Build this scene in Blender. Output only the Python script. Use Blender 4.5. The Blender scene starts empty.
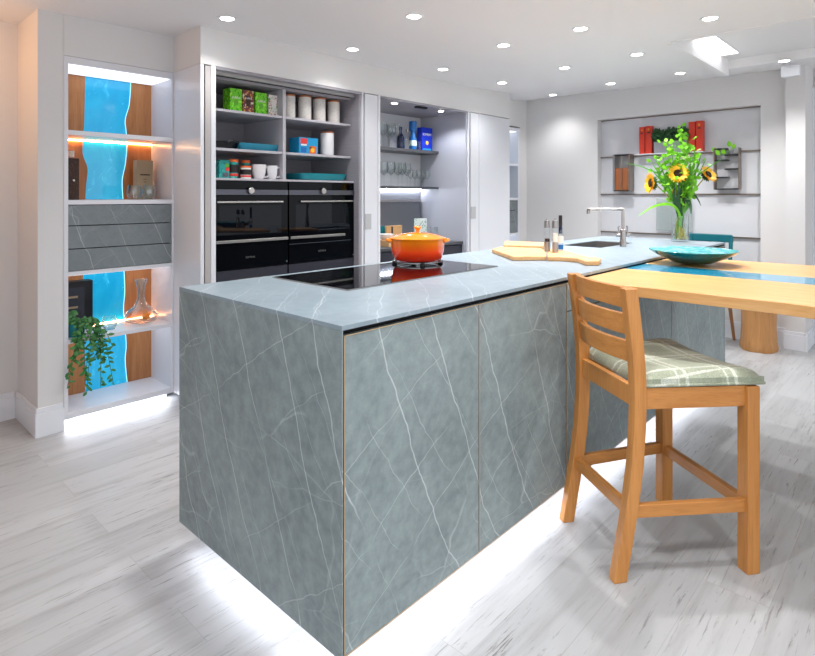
import bpy, bmesh, math, random
from mathutils import Vector, Matrix
random.seed(7)
sc = bpy.context.scene
COL = sc.collection
R = math.radians
# ---------------------------------------------------------------- camera model
F_, CX, VH, YAW, H = 566.4, 407.5, 195.65, .753, 1.271
Fx, Fy = math.cos(YAW), math.sin(YAW); Rx, Ry = Fy, -Fx
def P(u, v, x=None, y=None, z=None, t=None):
    """point of the room seen at a measured spot, on the plane x=, y=, z= or at depth t"""
    a = (u - CX) / F_; b = -(v - VH) / F_
    dx, dy = Fx + a * Rx, Fy + a * Ry
    if x is not None: t = x / dx
    elif y is not None: t = y / dy
    elif z is not None: t = (z - H) / b
    return Vector((dx * t, dy * t, H + b * t))
cam_d = bpy.data.cameras.new('camera'); cam = bpy.data.objects.new('camera', cam_d); COL.objects.link(cam)
cam.location = (0, 0, H); cam.rotation_euler = (R(90), 0, YAW - R(90))
cam_d.lens = F_ / 815 * 36; cam_d.sensor_width = 36; cam_d.sensor_fit = 'HORIZONTAL'
cam_d.shift_y = -(328 - VH) / 815; cam_d.clip_start = .05
sc.camera = cam
sc.view_settings.view_transform = 'Standard'; sc.view_settings.look = 'None'
sc.view_settings.exposure = 0.52; sc.view_settings.gamma = 1; sc.view_settings.use_curve_mapping = False

# ---------------------------------------------------------------- materials
def lin(h):
    h = h.lstrip('#'); c = [int(h[i:i+2], 16) / 255 for i in (0, 2, 4)]
    return tuple([(x / 12.92 if x <= .04045 else ((x + .055) / 1.055) ** 2.4) for x in c] + [1])
M = {}
def mat(name, col='#ffffff', rough=.5, metal=0, trans=0, emit=None, es=0, ior=1.45, coat=0, alpha=1, sheen=0):
    m = bpy.data.materials.new(name); m.use_nodes = True
    b = m.node_tree.nodes['Principled BSDF']
    b.inputs['Base Color'].default_value = lin(col); b.inputs['Roughness'].default_value = rough
    b.inputs['Metallic'].default_value = metal; b.inputs['Transmission Weight'].default_value = trans
    b.inputs['IOR'].default_value = ior; b.inputs['Coat Weight'].default_value = coat; b.inputs['Alpha'].default_value = alpha
    b.inputs['Coat Roughness'].default_value = .05; b.inputs['Sheen Weight'].default_value = sheen
    if emit: b.inputs['Emission Color'].default_value = lin(emit); b.inputs['Emission Strength'].default_value = es
    M[name] = m; return m
class NT:
    def __init__(s, m): s.t = m.node_tree; s.b = s.t.nodes['Principled BSDF']
    def n(s, ty, **k):
        nd = s.t.nodes.new(ty)
        for a, v in k.items():
            if a.startswith('i_'):
                key = a[2:].replace('_', ' '); nd.inputs[key].default_value = v
            else: setattr(nd, a, v)
        return nd
    def l(s, a, b): s.t.links.new(a, b)
    def coord(s, scale=(1, 1, 1), rot=(0, 0, 0), loc=(0, 0, 0), kind='Object'):
        c = s.n('ShaderNodeTexCoord'); m = s.n('ShaderNodeMapping')
        m.inputs['Scale'].default_value = scale; m.inputs['Rotation'].default_value = rot; m.inputs['Location'].default_value = loc
        s.l(c.outputs[kind], m.inputs['Vector']); return m.outputs['Vector']
    def noise(s, vec, scale, detail=4, rough=.5, dist=0):
        nd = s.n('ShaderNodeTexNoise'); nd.inputs['Scale'].default_value = scale; nd.inputs['Detail'].default_value = detail
        nd.inputs['Roughness'].default_value = rough; nd.inputs['Distortion'].default_value = dist
        s.l(vec, nd.inputs['Vector']); return nd
    def ramp(s, fac, stops):
        r = s.n('ShaderNodeValToRGB'); e = r.color_ramp.elements
        while len(e) < len(stops): e.new(.5)
        for el, (p, c) in zip(e, stops): el.position = p; el.color = lin(c) if isinstance(c, str) else (c, c, c, 1)
        s.l(fac, r.inputs['Fac']); return r.outputs['Color']
    def mix(s, fac, a, b, mode='MIX'):
        m = s.n('ShaderNodeMix', data_type='RGBA', blend_type=mode)
        for inp, v in ((m.inputs['Factor'], fac), (m.inputs['A'], a), (m.inputs['B'], b)):
            if isinstance(v, (int, float)): inp.default_value = v
            elif isinstance(v, str): inp.default_value = lin(v)
            else: s.l(v, inp)
        return m.outputs['Result']
    def math(s, op, a, b=0.0, c=None):
        m = s.n('ShaderNodeMath', operation=op)
        for i, v in enumerate((a, b, c)):
            if v is None: continue
            if isinstance(v, (int, float)): m.inputs[i].default_value = v
            else: s.l(v, m.inputs[i])
        return m.outputs[0]
    def bump(s, h, strength=.2, dist=.01):
        b = s.n('ShaderNodeBump'); b.inputs['Strength'].default_value = strength; b.inputs['Distance'].default_value = dist
        s.l(h, b.inputs['Height']); s.l(b.outputs['Normal'], s.b.inputs['Normal'])
    def base(s, c): s.l(c, s.b.inputs['Base Color'])

mat('plaster', '#dddbdb', .85)
n = NT(M['plaster']); n.bump(n.noise(n.coord(), 60, 3).outputs['Fac'], .04, .002)
mat('ceiling_paint', '#ecebec', .9)
n = NT(M['ceiling_paint']); n.bump(n.noise(n.coord(), 50, 3).outputs['Fac'], .03, .002)
mat('skirting_paint', '#e6e8ee', .4)
mat('white_lacquer', '#dfe0e6', .28, coat=.15)
mat('gap_dark', '#1d1c20', .8)
mat('carcass_grey', '#8e8b92', .45)
n = NT(M['carcass_grey']); n.base(n.mix(n.noise(n.coord((1, 1, 14)), 8, 3).outputs['Fac'], '#908d95', '#a5a2a9'))
mat('door_grey', '#b5b0ae', .4)
mat('shelf_grey', '#b9b6bd', .4)
mat('side_pale', '#b3b5bf', .4)
mat('hob_glass', '#05060a', .03)
mat('shelf_dark', '#4a4b50', .4)
mat('glass_panel_grey', '#d6d7dc', .08, coat=.3)
mat('rail_bronze', '#8c8078', .35, metal=.8)
mat('steel', '#aeaaa8', .25, metal=1)
mat('brushed_steel', '#a9a7a7', .34, metal=1)
mat('chrome', '#e8e8ea', .08, metal=1)
mat('black_glass', '#04050a', .03, ior=1.24)
mat('oven_window', '#070a12', .02, ior=1.3)
mat('oven_grey', '#55565f', .25, metal=.6)
mat('drawer_graphite', '#3b3b45', .35, metal=.3)
def thin_glass(name, tint, blend, extra=.02):
    m = mat(name, tint, .02); n = NT(m); out = n.t.nodes['Material Output']
    tr = n.n('ShaderNodeBsdfTransparent'); tr.inputs[0].default_value = lin(tint); gl = n.n('ShaderNodeBsdfGlossy'); gl.inputs['Roughness'].default_value = .03
    lw = n.n('ShaderNodeLayerWeight'); lw.inputs['Blend'].default_value = blend; mx = n.n('ShaderNodeMixShader')
    n.l(n.math('MINIMUM', n.math('ADD', n.math('POWER', lw.outputs['Facing'], 2.6), extra), 1), mx.inputs[0]); n.l(tr.outputs[0], mx.inputs[1]); n.l(gl.outputs[0], mx.inputs[2]); n.l(mx.outputs[0], out.inputs[0])
thin_glass('glass', '#fcfefe', .35, .05)
thin_glass('thick_glass', '#f6fafb', .5, .08)
mat('frost_glass', '#e6efee', .25, trans=.75, ior=1.3)
mat('lamp_white', '#ffffff', .5, emit='#ffffff', es=14)
mat('led_white', '#ffffff', .5, emit='#f3f7ff', es=12)
mat('led_cabinet', '#ffffff', .5, emit='#eef4ff', es=30)
mat('splash_grey', '#85878f', .35)
mat('plate_grey', '#b9b9bb', .5)
mat('soft_glow', '#ffffff', .5, emit='#f4f6ff', es=.72)
mat('led_warm', '#ffffff', .5, emit='#ffb478', es=22)
mat('panel_light', '#ffffff', .5, emit='#ffffff', es=1.8)
mat('lamp_ring', '#e9e9ea', .35)
mat('teal_enamel', '#1f93a0', .25, coat=.3)
mat('teal_blue', '#2a8aa6', .4)
mat('china', '#e9e8ea', .2, coat=.3)
mat('stoneware', '#dcd9d4', .35, coat=.3)
n = NT(M['stoneware']); n.base(n.mix(n.ramp(n.noise(n.coord(), 90, 2).outputs['Fac'], [(.62, 0.), (.72, 1.)]), '#dcd8d3', '#b9b0a6'))
mat('copper_brown', '#b06a42', .35)
mat('black_iron', '#17171a', .5)
mat('navy_bottle', '#101c3c', .08, coat=.5)
mat('blue_print', '#1667b0', .35)
mat('blue_box', '#1030c0', .3)
mat('blue_cereal', '#1a94c8', .35)
mat('red_card', '#cf3a26', .4)
mat('edge_tan', '#b79c78', .5)
mat('gold', '#d9a13a', .3, metal=.8)
mat('yellow_print', '#f2c53a', .5)
mat('orange_print', '#ee6c2c', .45)
mat('red_print', '#dd3b34', .45)
mat('white_print', '#ece9e4', .5)
mat('dark_print', '#231f20', .5)
mat('green_print', '#5fae2c', .45)
mat('card_brown', '#a28d72', .6)
mat('card_dark', '#4a2f25', .6)
n = NT(M['card_dark']); vv = n.n('ShaderNodeTexVoronoi'); vv.inputs['Scale'].default_value = 120; n.l(n.coord(), vv.inputs['Vector'])
n.base(n.mix(n.ramp(vv.outputs['Distance'], [(.15, 1.), (.3, 0.)]), '#3d281f', '#7a5848'))
mat('leaf_green', '#2f7a35', .45)
n = NT(M['leaf_green']); n.base(n.mix(n.noise(n.coord(), 30, 2).outputs['Fac'], '#154a26', '#3c8a34'))
mat('leaf_dark', '#28522c', .5)
mat('leaf_bright', '#68bb22', .45)
n = NT(M['leaf_bright']); n.base(n.mix(n.noise(n.coord(), 25, 2).outputs['Fac'], '#4fa51c', '#96dd2e'))
mat('blade_green', '#3f9a2a', .45)
n = NT(M['blade_green']); n.base(n.mix(n.noise(n.coord(), 18, 2).outputs['Fac'], '#23772b', '#6fc02c'))
mat('stem_olive', '#8d9a2e', .5)
n = NT(M['stem_olive']); n.base(n.mix(n.noise(n.coord(), 30, 2).outputs['Fac'], '#6b8a26', '#c2a83a'))
mat('petal_yellow', '#ffc01a', .5)
n = NT(M['petal_yellow']); n.base(n.mix(n.noise(n.coord(), 40, 2).outputs['Fac'], '#fba912', '#ffd630'))
mat('seed_brown', '#2a1a10', .9)
mat('planter_grey', '#8f9096', .6)
mat('teal_chair', '#0b6672', .4)
mat('black_rubber', '#141416', .7)
mat('decanter_orange', '#e9882c', .3)

def tea(name, a, b, c, sc_=55):
    mat(name, a, .5); n = NT(M[name]); v = n.n('ShaderNodeTexVoronoi'); v.inputs['Scale'].default_value = sc_; n.l(n.coord(), v.inputs['Vector'])
    k = n.mix(n.ramp(v.outputs['Distance'], [(.28, 1.), (.38, 0.)]), a, b)
    n.base(n.mix(n.ramp(n.noise(n.coord(), 38, 1).outputs['Fac'], [(.58, 0.), (.62, 1.)]), k, c))
tea('tea_green', '#6fd020', '#3f9a18', '#a6ee4a')
tea('tea_brown', '#7a3b3c', '#e0a83c', '#e9dcc6')
tea('tea_white', '#e4e0dc', '#c43c34', '#6aa83c', 70)
tea('coffee_teal', '#1f9a96', '#4fc6b4', '#14706e', 45)
tea('floral_print', '#e4ece6', '#5aa88c', '#c8cdd0', 50)

# stone with fine white veins
mat('stone', '#8d9a9c', .42)
def stone(name, cA, cB, vein, rough=.42, loc=(0, 0, 0)):
    mat(name, cA, rough); n = NT(M[name]); co = n.coord(loc=loc)
    f1 = n.noise(co, 3.2, 7, .6).outputs['Fac']; f2 = n.noise(co, 26, 5, .7).outputs['Fac']
    mott = n.math('ADD', n.math('MULTIPLY', f1, .6), n.math('MULTIPLY', f2, .55))
    base = n.mix(n.ramp(mott, [(.38, 0.), (.78, 1.)]), cA, cB)
    nz = n.noise(co, 2.5, 3)
    def lines(rot, scale, vs, w, lo, hi, seed, k):
        mp = n.coord(scale, rot, seed)
        add = n.n('ShaderNodeMix', data_type='RGBA', blend_type='LINEAR_LIGHT'); add.inputs['Factor'].default_value = .045 * k
        n.l(mp, add.inputs['A']); n.l(nz.outputs['Color'], add.inputs['B'])
        vo = n.n('ShaderNodeTexVoronoi', feature='DISTANCE_TO_EDGE'); vo.inputs['Scale'].default_value = vs
        n.l(add.outputs['Result'], vo.inputs['Vector'])
        ln = n.ramp(vo.outputs['Distance'], [(0., 1.), (w * .35, .8), (w, 0.)])
        mask = n.ramp(n.noise(n.coord(loc=seed), 2.2, 2).outputs['Fac'], [(lo, 0.), (hi, 1.)])
        return n.math('MULTIPLY', ln, mask)
    def streaks(slope, freq, w, lo, hi, seed, wob):
        # thin near-straight veins: iso-lines of a plane coordinate with a slow wobble
        sp = n.n('ShaderNodeSeparateXYZ'); n.l(n.coord(loc=seed), sp.inputs[0])
        h_ = n.math('ADD', sp.outputs[0], n.math('MULTIPLY', sp.outputs[1], -1.0))
        f = n.math('ADD', h_, n.math('MULTIPLY', sp.outputs[2], slope))
        f = n.math('ADD', f, n.math('MULTIPLY', n.noise(n.coord(loc=seed), 1.3, 5, .55).outputs['Fac'], wob))
        vo = n.n('ShaderNodeTexVoronoi', voronoi_dimensions='1D', feature='DISTANCE_TO_EDGE'); vo.inputs['Scale'].default_value = freq; n.l(f, vo.inputs['W'])
        ln = n.ramp(vo.outputs['Distance'], [(0., 1.), (w * .4, .75), (w, 0.)])
        mask = n.ramp(n.noise(n.coord(loc=seed), 2.6, 3).outputs['Fac'], [(lo, .0), (hi, 1.)])
        return n.math('MULTIPLY', ln, mask)
    v1 = streaks(.42, 4.6, .013, .36, .50, (3.1, 1.2, 5.3), .22)
    v2 = streaks(.70, 6.5, .012, .42, .56, (7.1, 4.2, 2.3), .3)
    v3 = streaks(-1.7, 2.6, .009, .44, .58, (1.1, 9.2, 4.3), .45)
    v4 = lines((R(12), R(-8), 0), (.5, .5, 1.5), 2.6, .008, .46, .62, (1.1, 3.2, 4.3), 2.2)
    tot = n.math('MINIMUM', n.math('ADD', n.math('ADD', v1, n.math('MULTIPLY', v2, .6)), n.math('ADD', n.math('MULTIPLY', v3, .65), n.math('MULTIPLY', v4, .45))), 1)
    n.base(n.mix(n.math('MULTIPLY', tot, .55), base, vein))
    n.bump(f2, .05, .002)
stone('stone', '#6d7a7d', '#98a5a6', '#e2e9ec')
stone('stone_top', '#7c8b94', '#97a6b0', '#dde4e8', .3, (4, 2, 1))
stone('stone_drawer', '#6f777b', '#858d91', '#c4ccd0', .45, (2, 6, 3))

def wood(name, a, b, c, axis='X', rough=.42, s=1.0, knots=0.0):
    mat(name, a, rough); n = NT(M[name])
    st = {'X': (.55, 9, 9), 'Y': (9, .55, 9), 'Z': (9, 9, .55)}[axis]
    co = n.coord(tuple(k * s for k in st)); g = n.noise(co, 3.2, 6, .62, .6).outputs['Fac']
    f = n.noise(n.coord(tuple(k * s * 5 for k in st)), 4, 3).outputs['Fac']
    k1 = n.mix(n.ramp(g, [(.3, 0.), (.7, 1.)]), a, b)
    k2 = n.mix(n.math('MULTIPLY', n.ramp(f, [(.5, 0.), (.75, 1.)]), .35), k1, c)
    if knots:
        kn = n.n('ShaderNodeTexVoronoi'); kn.inputs['Scale'].default_value = knots; n.l(n.coord((1, 1, .8)), kn.inputs['Vector'])
        k2 = n.mix(n.ramp(kn.outputs['Distance'], [(.03, 1.), (.12, 0.)]), k2, '#3e2413')
    n.base(k2); n.bump(g, .05, .003)
wood('oak', '#b5763a', '#c98c4c', '#905a28', 'Z', .4)
wood('oak_flat', '#b5763a', '#c98c4c', '#905a28', 'X', .4)
wood('oak_cross', '#b5763a', '#c98c4c', '#905a28', 'Y', .4)
wood('table_wood', '#cf985a', '#e0b57c', '#b0773a', 'Y', .32, .7)
wood('board_wood', '#cf9a64', '#dfb482', '#ac7642', 'X', .5, 1.2)
wood('walnut_slab', '#ab6a3a', '#c68a58', '#7a4422', 'Z', .35, .8, 3.6)
wood('trunk_wood', '#b27c48', '#c8935c', '#8a5a30', 'Z', .5, .7)
wood('chair_leg_wood', '#9a6a42', '#ad7a50', '#7d522f', 'Z', .5)
wood('rack_wood', '#a5643a', '#8f5430', '#6d3c20', 'Z', .4)

# resin
def resin(name, a, b, c, es, axis, rough=.08):
    mat(name, a, rough, coat=.6); n = NT(M[name])
    sc3 = {'Y': (5, 1, 5), 'Z': (1, 1, .6)}[axis]
    f = n.noise(n.coord(sc3), 5, 6, .65, .8).outputs['Fac']
    col = n.mix(n.ramp(f, [(.35, 0.), (.75, 1.)]), a, b)
    col = n.mix(n.ramp(n.noise(n.coord(sc3), 14, 5, .7, 1.2).outputs['Fac'], [(.6, 0.), (.74, 1.)]), col, c)
    n.base(col)
    if es: n.l(col, n.b.inputs['Emission Color']); n.b.inputs['Emission Strength'].default_value = es
resin('resin_table', '#1280a6', '#2aa3c4', '#8ad6e4', 0, 'Y', .2)
resin('resin_lit', '#0b93c4', '#1fabd4', '#40c0e2', .42, 'Z', .15)
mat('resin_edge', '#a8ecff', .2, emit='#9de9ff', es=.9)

# plaid fabric: lines on the seat's own axes
mat('plaid', '#a3a893', .9, sheen=.3)
n = NT(M['plaid']); co = n.coord(); sx = n.n('ShaderNodeSeparateXYZ'); n.l(co, sx.inputs[0])
def stripe(ax, per, w, off):
    f = n.math('FRACT', n.math('ADD', n.math('DIVIDE', sx.outputs[ax], per), off))
    return n.math('LESS_THAN', n.math('ABSOLUTE', n.math('SUBTRACT', f, .5)), w)
a1 = n.math('MAXIMUM', n.math('MAXIMUM', stripe(0, .17, .035, .1), stripe(0, .17, .02, .28)), n.math('MAXIMUM', stripe(1, .17, .035, .5), stripe(1, .17, .02, .68)))
a2 = n.math('ADD', stripe(0, .17, .2, .6), stripe(1, .17, .2, .0))
weave = n.noise(co, 260, 2).outputs['Fac']
c = n.mix(n.math('MULTIPLY', a2, .35), '#a2a994', '#848b78')
c = n.mix(n.math('MULTIPLY', a1, .6), c, '#dde0d6')
c = n.mix(n.math('MULTIPLY', n.ramp(weave, [(.45, 0.), (.6, 1.)]), .4), c, '#6c7263')
n.base(c); n.bump(weave, .4, .002)

# floor planks along x
mat('floor_planks', '#cfccca', .42)
n = NT(M['floor_planks'])
co = n.coord()
br = n.n('ShaderNodeTexBrick', offset=.37, squash=1.0); n.l(co, br.inputs['Vector'])
for k, v in (('Scale', 1.0), ('Brick Width', 1.25), ('Row Height', .19), ('Mortar Size', .0012), ('Mortar Smooth', .2), ('Bias', 0.0)): br.inputs[k].default_value = v
br.inputs['Color1'].default_value = (0, 0, 0, 1); br.inputs['Color2'].default_value = (1, 1, 1, 1); br.inputs['Mortar'].default_value = (.5, .5, .5, 1)
off = n.n('ShaderNodeVectorMath', operation='MULTIPLY_ADD'); n.l(br.outputs['Color'], off.inputs[0]); off.inputs[1].default_value = (9, 13, 3); n.l(co, off.inputs[2])
mp = n.n('ShaderNodeMapping'); mp.inputs['Scale'].default_value = (.7, 7.5, 1); n.l(off.outputs[0], mp.inputs['Vector'])
g1 = n.noise(mp.outputs['Vector'], 2.2, 7, .6, .25).outputs['Fac']
mp2 = n.n('ShaderNodeMapping'); mp2.inputs['Scale'].default_value = (2.4, 34, 1); n.l(off.outputs[0], mp2.inputs['Vector'])
g2 = n.noise(mp2.outputs['Vector'], 2.6, 6, .72, .5).outputs['Fac']
g3 = n.noise(co, 1.7, 3, .5).outputs['Fac']
base = n.mix(n.ramp(br.outputs['Color'], [(0., 0.), (1., 1.)]), '#acadaf', '#b8b9bb')
base = n.mix(n.ramp(g1, [(.34, .55), (.52, 0.)]), base, '#959394')
base = n.mix(n.math('MULTIPLY', n.ramp(g2, [(.33, .9), (.43, 0.)]), n.ramp(g3, [(.4, .25), (.6, 1.)])), base, '#6c6866')
base = n.mix(n.math('MULTIPLY', br.outputs['Fac'], .45), base, '#8f8a86')
n.base(base); n.bump(g2, .08, .002)

# enamel pot: orange flame glaze, red at foot
mat('flame_enamel', '#f07020', .16, coat=.5)
n = NT(M['flame_enamel']); sx = n.n('ShaderNodeSeparateXYZ'); n.l(n.coord(), sx.inputs[0])
n.base(n.ramp(n.math('DIVIDE', sx.outputs[2], .13), [(0.05, '#d62a14'), (.35, '#fb4a1c'), (.75, '#ff8a12'), (1., '#ff9a14')]))
mat('flame_lid', '#fb8a10', .14, coat=.5)
# mosaic bowl
mat('mosaic', '#2a9a9a', .35)
n = NT(M['mosaic']); vo = n.n('ShaderNodeTexVoronoi'); vo.inputs['Scale'].default_value = 46; n.l(n.coord(), vo.inputs['Vector'])
hv = n.n('ShaderNodeSeparateColor'); n.l(vo.outputs['Color'], hv.inputs[0])
n.base(n.ramp(hv.outputs[0], [(0., '#0a6a74'), (.35, '#1794a8'), (.5, '#5cc4dc'), (.62, '#d2f0f6'), (.75, '#1f98a4'), (1., '#2f9a6a')]))
n.bump(vo.outputs['Distance'], .5, .004)
mat('mosaic_out', '#2a9a9a', .15, coat=.5)
n = NT(M['mosaic_out']); vo = n.n('ShaderNodeTexVoronoi'); vo.inputs['Scale'].default_value = 90; n.l(n.coord(), vo.inputs['Vector'])
sx = n.n('ShaderNodeSeparateXYZ'); n.l(n.coord(), sx.inputs[0])
g = n.math('ADD', n.math('MULTIPLY', sx.outputs[0], 1.9), n.math('MULTIPLY', sx.outputs[1], -2.2))
c = n.mix(n.ramp(g, [(.25, 0.), (.5, 1.)]), '#16766c', '#e3aa55')
n.base(n.mix(n.math('MULTIPLY', n.ramp(vo.outputs['Distance'], [(.2, 0.), (.5, 1.)]), .4), c, '#0f4a44'))

# ---------------------------------------------------------------- mesh helpers
class MB:
    def __init__(s): s.b = bmesh.new()
    def box(s, x0, x1, y0, y1, z0, z1):
        v = [s.b.verts.new(p) for p in ((x0,y0,z0),(x1,y0,z0),(x1,y1,z0),(x0,y1,z0),(x0,y0,z1),(x1,y0,z1),(x1,y1,z1),(x0,y1,z1))]
        for f in ((3,2,1,0),(4,5,6,7),(0,1,5,4),(1,2,6,5),(2,3,7,6),(3,0,4,7)): s.b.faces.new([v[i] for i in f])
        return s
    def hexa(s, pts):
        v = [s.b.verts.new(p) for p in pts]
        for f in ((3,2,1,0),(4,5,6,7),(0,1,5,4),(1,2,6,5),(2,3,7,6),(3,0,4,7)): s.b.faces.new([v[i] for i in f])
        return s
    def lathe(s, prof, c=(0, 0, 0), seg=32, closed=False, rot=None):
        rings = []
        for r, z in prof:
            ring = []
            for i in range(seg):
                a = 2 * math.pi * i / seg; p = Vector((r * math.cos(a), r * math.sin(a), z))
                if rot: p = rot @ p
                ring.append(s.b.verts.new(p + Vector(c)))
            rings.append(ring)
        for a, b in zip(rings, rings[1:] + ([rings[0]] if closed else [])):
            for i in range(seg): s.b.faces.new((a[i], a[(i+1) % seg], b[(i+1) % seg], b[i]))
        if not closed:
            s.b.faces.new(list(reversed(rings[0]))); s.b.faces.new(rings[-1])
        return s
    def tube(s, path, r, seg=10, flat=1.0, up=None):
        path = [Vector(p) for p in path]; rr = r if isinstance(r, (list, tuple)) else [r] * len(path); rings = []
        n0 = None
        for i, p in enumerate(path):
            d = (path[min(i+1, len(path)-1)] - path[max(i-1, 0)]).normalized()
            ref = Vector(up) if up else (n0 if n0 is not None else (Vector((0, 0, 1)) if abs(d.z) < .9 else Vector((1, 0, 0))))
            a = (ref - d * ref.dot(d)).normalized(); n0 = a; b = d.cross(a)
            rings.append([s.b.verts.new(p + a * rr[i] * math.cos(2*math.pi*k/seg) * flat + b * rr[i] * math.sin(2*math.pi*k/seg)) for k in range(seg)])
        for a, b in zip(rings, rings[1:]):
            for i in range(seg): s.b.faces.new((a[i], a[(i+1) % seg], b[(i+1) % seg], b[i]))
        s.b.faces.new(list(reversed(rings[0]))); s.b.faces.new(rings[-1]); return s
    def prism(s, poly, axis, a, b):
        def mk(p, h): return {'z': (p[0], p[1], h), 'y': (p[0], h, p[1]), 'x': (h, p[0], p[1])}[axis]
        va = [s.b.verts.new(mk(p, a)) for p in poly]; vb = [s.b.verts.new(mk(p, b)) for p in poly]
        s.b.faces.new(va); s.b.faces.new(list(reversed(vb)))
        for i in range(len(poly)):
            j = (i + 1) % len(poly); s.b.faces.new((va[j], va[i], vb[i], vb[j]))
        return s
    def sweep(s, secs):
        """secs: list of rings (same count), capped"""
        rings = [[s.b.verts.new(p) for p in ring] for ring in secs]; k = len(rings[0])
        for a, b in zip(rings, rings[1:]):
            for i in range(k): s.b.faces.new((a[i], a[(i+1) % k], b[(i+1) % k], b[i]))
        s.b.faces.new(list(reversed(rings[0]))); s.b.faces.new(rings[-1]); return s
    def leaf(s, p, d, nrm, L, W, curl=.15, th=.0006):
        p = Vector(p); d = Vector(d).normalized(); sd = d.cross(Vector(nrm)).normalized(); nn = sd.cross(d)
        pr = ((0, .05), (.25, .8), (.5, 1), (.78, .62), (1, .02)); up = []
        for t, w in pr:
            c = p + d * L * t - nn * curl * L * t * t
            up.append((s.b.verts.new(c + sd * W * w / 2), s.b.verts.new(c + nn * L * .03), s.b.verts.new(c - sd * W * w / 2)))
        for a, b in zip(up, up[1:]):
            s.b.faces.new((a[0], a[1], b[1], b[0])); s.b.faces.new((a[1], a[2], b[2], b[1]))
        return s
    def build(s, name, m, parent=None, smooth=False, bevel=0, xf=None, solid=0, world=False, sub=0):
        bmesh.ops.recalc_face_normals(s.b, faces=s.b.faces)
        if xf is not None: s.b.transform(xf)
        if world and parent is not None:
            root = parent
            while root.parent: root = root.parent
            s.b.transform(root.matrix_basis.inverted())
        me = bpy.data.meshes.new(name); s.b.to_mesh(me); s.b.free()
        if isinstance(m, str): m = M[m]
        me.materials.append(m)
        o = bpy.data.objects.new(name, me); COL.objects.link(o)
        if parent is not None: o.parent = parent
        if smooth:
            for p in me.polygons: p.use_smooth = True
            es = me
            try: me.set_sharp_from_angle(angle=R(40))
            except Exception: pass
        if solid:
            md = o.modifiers.new('s', 'SOLIDIFY'); md.thickness = solid
        if bevel:
            md = o.modifiers.new('b', 'BEVEL'); md.width = bevel; md.segments = 2; md.limit_method = 'ANGLE'; md.angle_limit = R(40)
        if sub:
            md = o.modifiers.new('u', 'SUBSURF'); md.levels = sub; md.render_levels = sub
        return o
def B(x0, x1, y0, y1, z0, z1): return MB().box(x0, x1, y0, y1, z0, z1)
def tag(o, label, cat, group=None):
    o['label'] = label; o['category'] = cat
    if group: o['group'] = group
    return o
def struct(o): o['kind'] = 'structure'; return o
def thing(name, label, cat, loc=(0, 0, 0), rz=0, group=None):
    o = bpy.data.objects.new(name, None); COL.objects.link(o); o.empty_display_size = .05
    o.rotation_euler = (0, 0, rz); o.location = loc
    o.matrix_basis = Matrix.Translation(Vector(loc)) @ Matrix.Rotation(rz, 4, 'Z')
    return tag(o, label, cat, group)
def dup(root, loc, rz=0, label=None, group=None):
    r = root.copy(); COL.objects.link(r); r.location = loc; r.rotation_euler = (0, 0, rz)
    if label: r['label'] = label
    if group: r['group'] = group
    for ch in list(root.children):
        c = ch.copy(); COL.objects.link(c); c.parent = r
        for g in list(ch.children):
            d = g.copy(); COL.objects.link(d); d.parent = c
    return r
def text(body, size, m, parent, loc, rot, depth=.0006, name='lettering'):
    cu = bpy.data.curves.new(name, 'FONT'); cu.body = body; cu.size = size; cu.extrude = depth; cu.align_x = 'CENTER'; cu.align_y = 'CENTER'
    tmp = bpy.data.objects.new('tmp', cu); COL.objects.link(tmp)
    me = bpy.data.meshes.new_from_object(tmp); bpy.data.objects.remove(tmp)
    me.materials.clear(); me.materials.append(M[m])
    me.transform(Matrix.Translation(Vector(loc)) @ Matrix.Rotation(rot[2], 4, 'Z') @ Matrix.Rotation(rot[0], 4, 'X'))
    o = bpy.data.objects.new(name, me); COL.objects.link(o)
    if parent is not None: o.parent = parent
    return o

# ---------------------------------------------------------------- room shell
def zc(x): return 2.24 + .022 * max(0, x - 3.5) ** 2
XW, XN = 5.68, 5.77
struct(B(-2.6, 7.4, -2.6, 4.1, -.05, 0).build('floor', 'floor_planks'))
cb = MB()
xs = [-2.6, .5, 2, 3.5, 3.77, 4.1, 4.4, 4.7, 4.9, 5.10, 5.3, 5.5, 5.7, 5.95]
def slab(x0, x1, y0, y1, dz):
    cb.hexa([(x0,y0,zc(x0)+dz),(x1,y0,zc(x1)+dz),(x1,y1,zc(x1)+dz),(x0,y1,zc(x0)+dz),(x0,y0,zc(x0)+dz+.08),(x1,y0,zc(x1)+dz+.08),(x1,y1,zc(x1)+dz+.08),(x0,y1,zc(x0)+dz+.08)])
YC = 1.235
for a, b in zip(xs, xs[1:]):
    slab(a, b, 2.345, 4.1, .014)
    slab(a, b, YC, 2.345, 0)
    if not (3.76 < a and b < 5.11): slab(a, b, -2.6, YC, 0)
cb.box(3.70, 5.2, -2.6, YC + .06, 2.365, 2.44)      # coffer top
cb.box(5.95, 7.4, -2.6, 4.1, 2.37, 2.44)
struct(cb.build('ceiling', 'ceiling_paint'))
cs = MB(); cs.box(3.772, 5.095, YC - .004, YC + .03, 2.236, 2.3645); cs.box(3.74, 3.774, -2.59, YC - .005, 2.236, 2.3645); cs.box(5.096, 5.13, -2.59, YC - .003, 2.292, 2.3645)
struct(cs.build('trim_1', 'ceiling_paint'))

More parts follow.
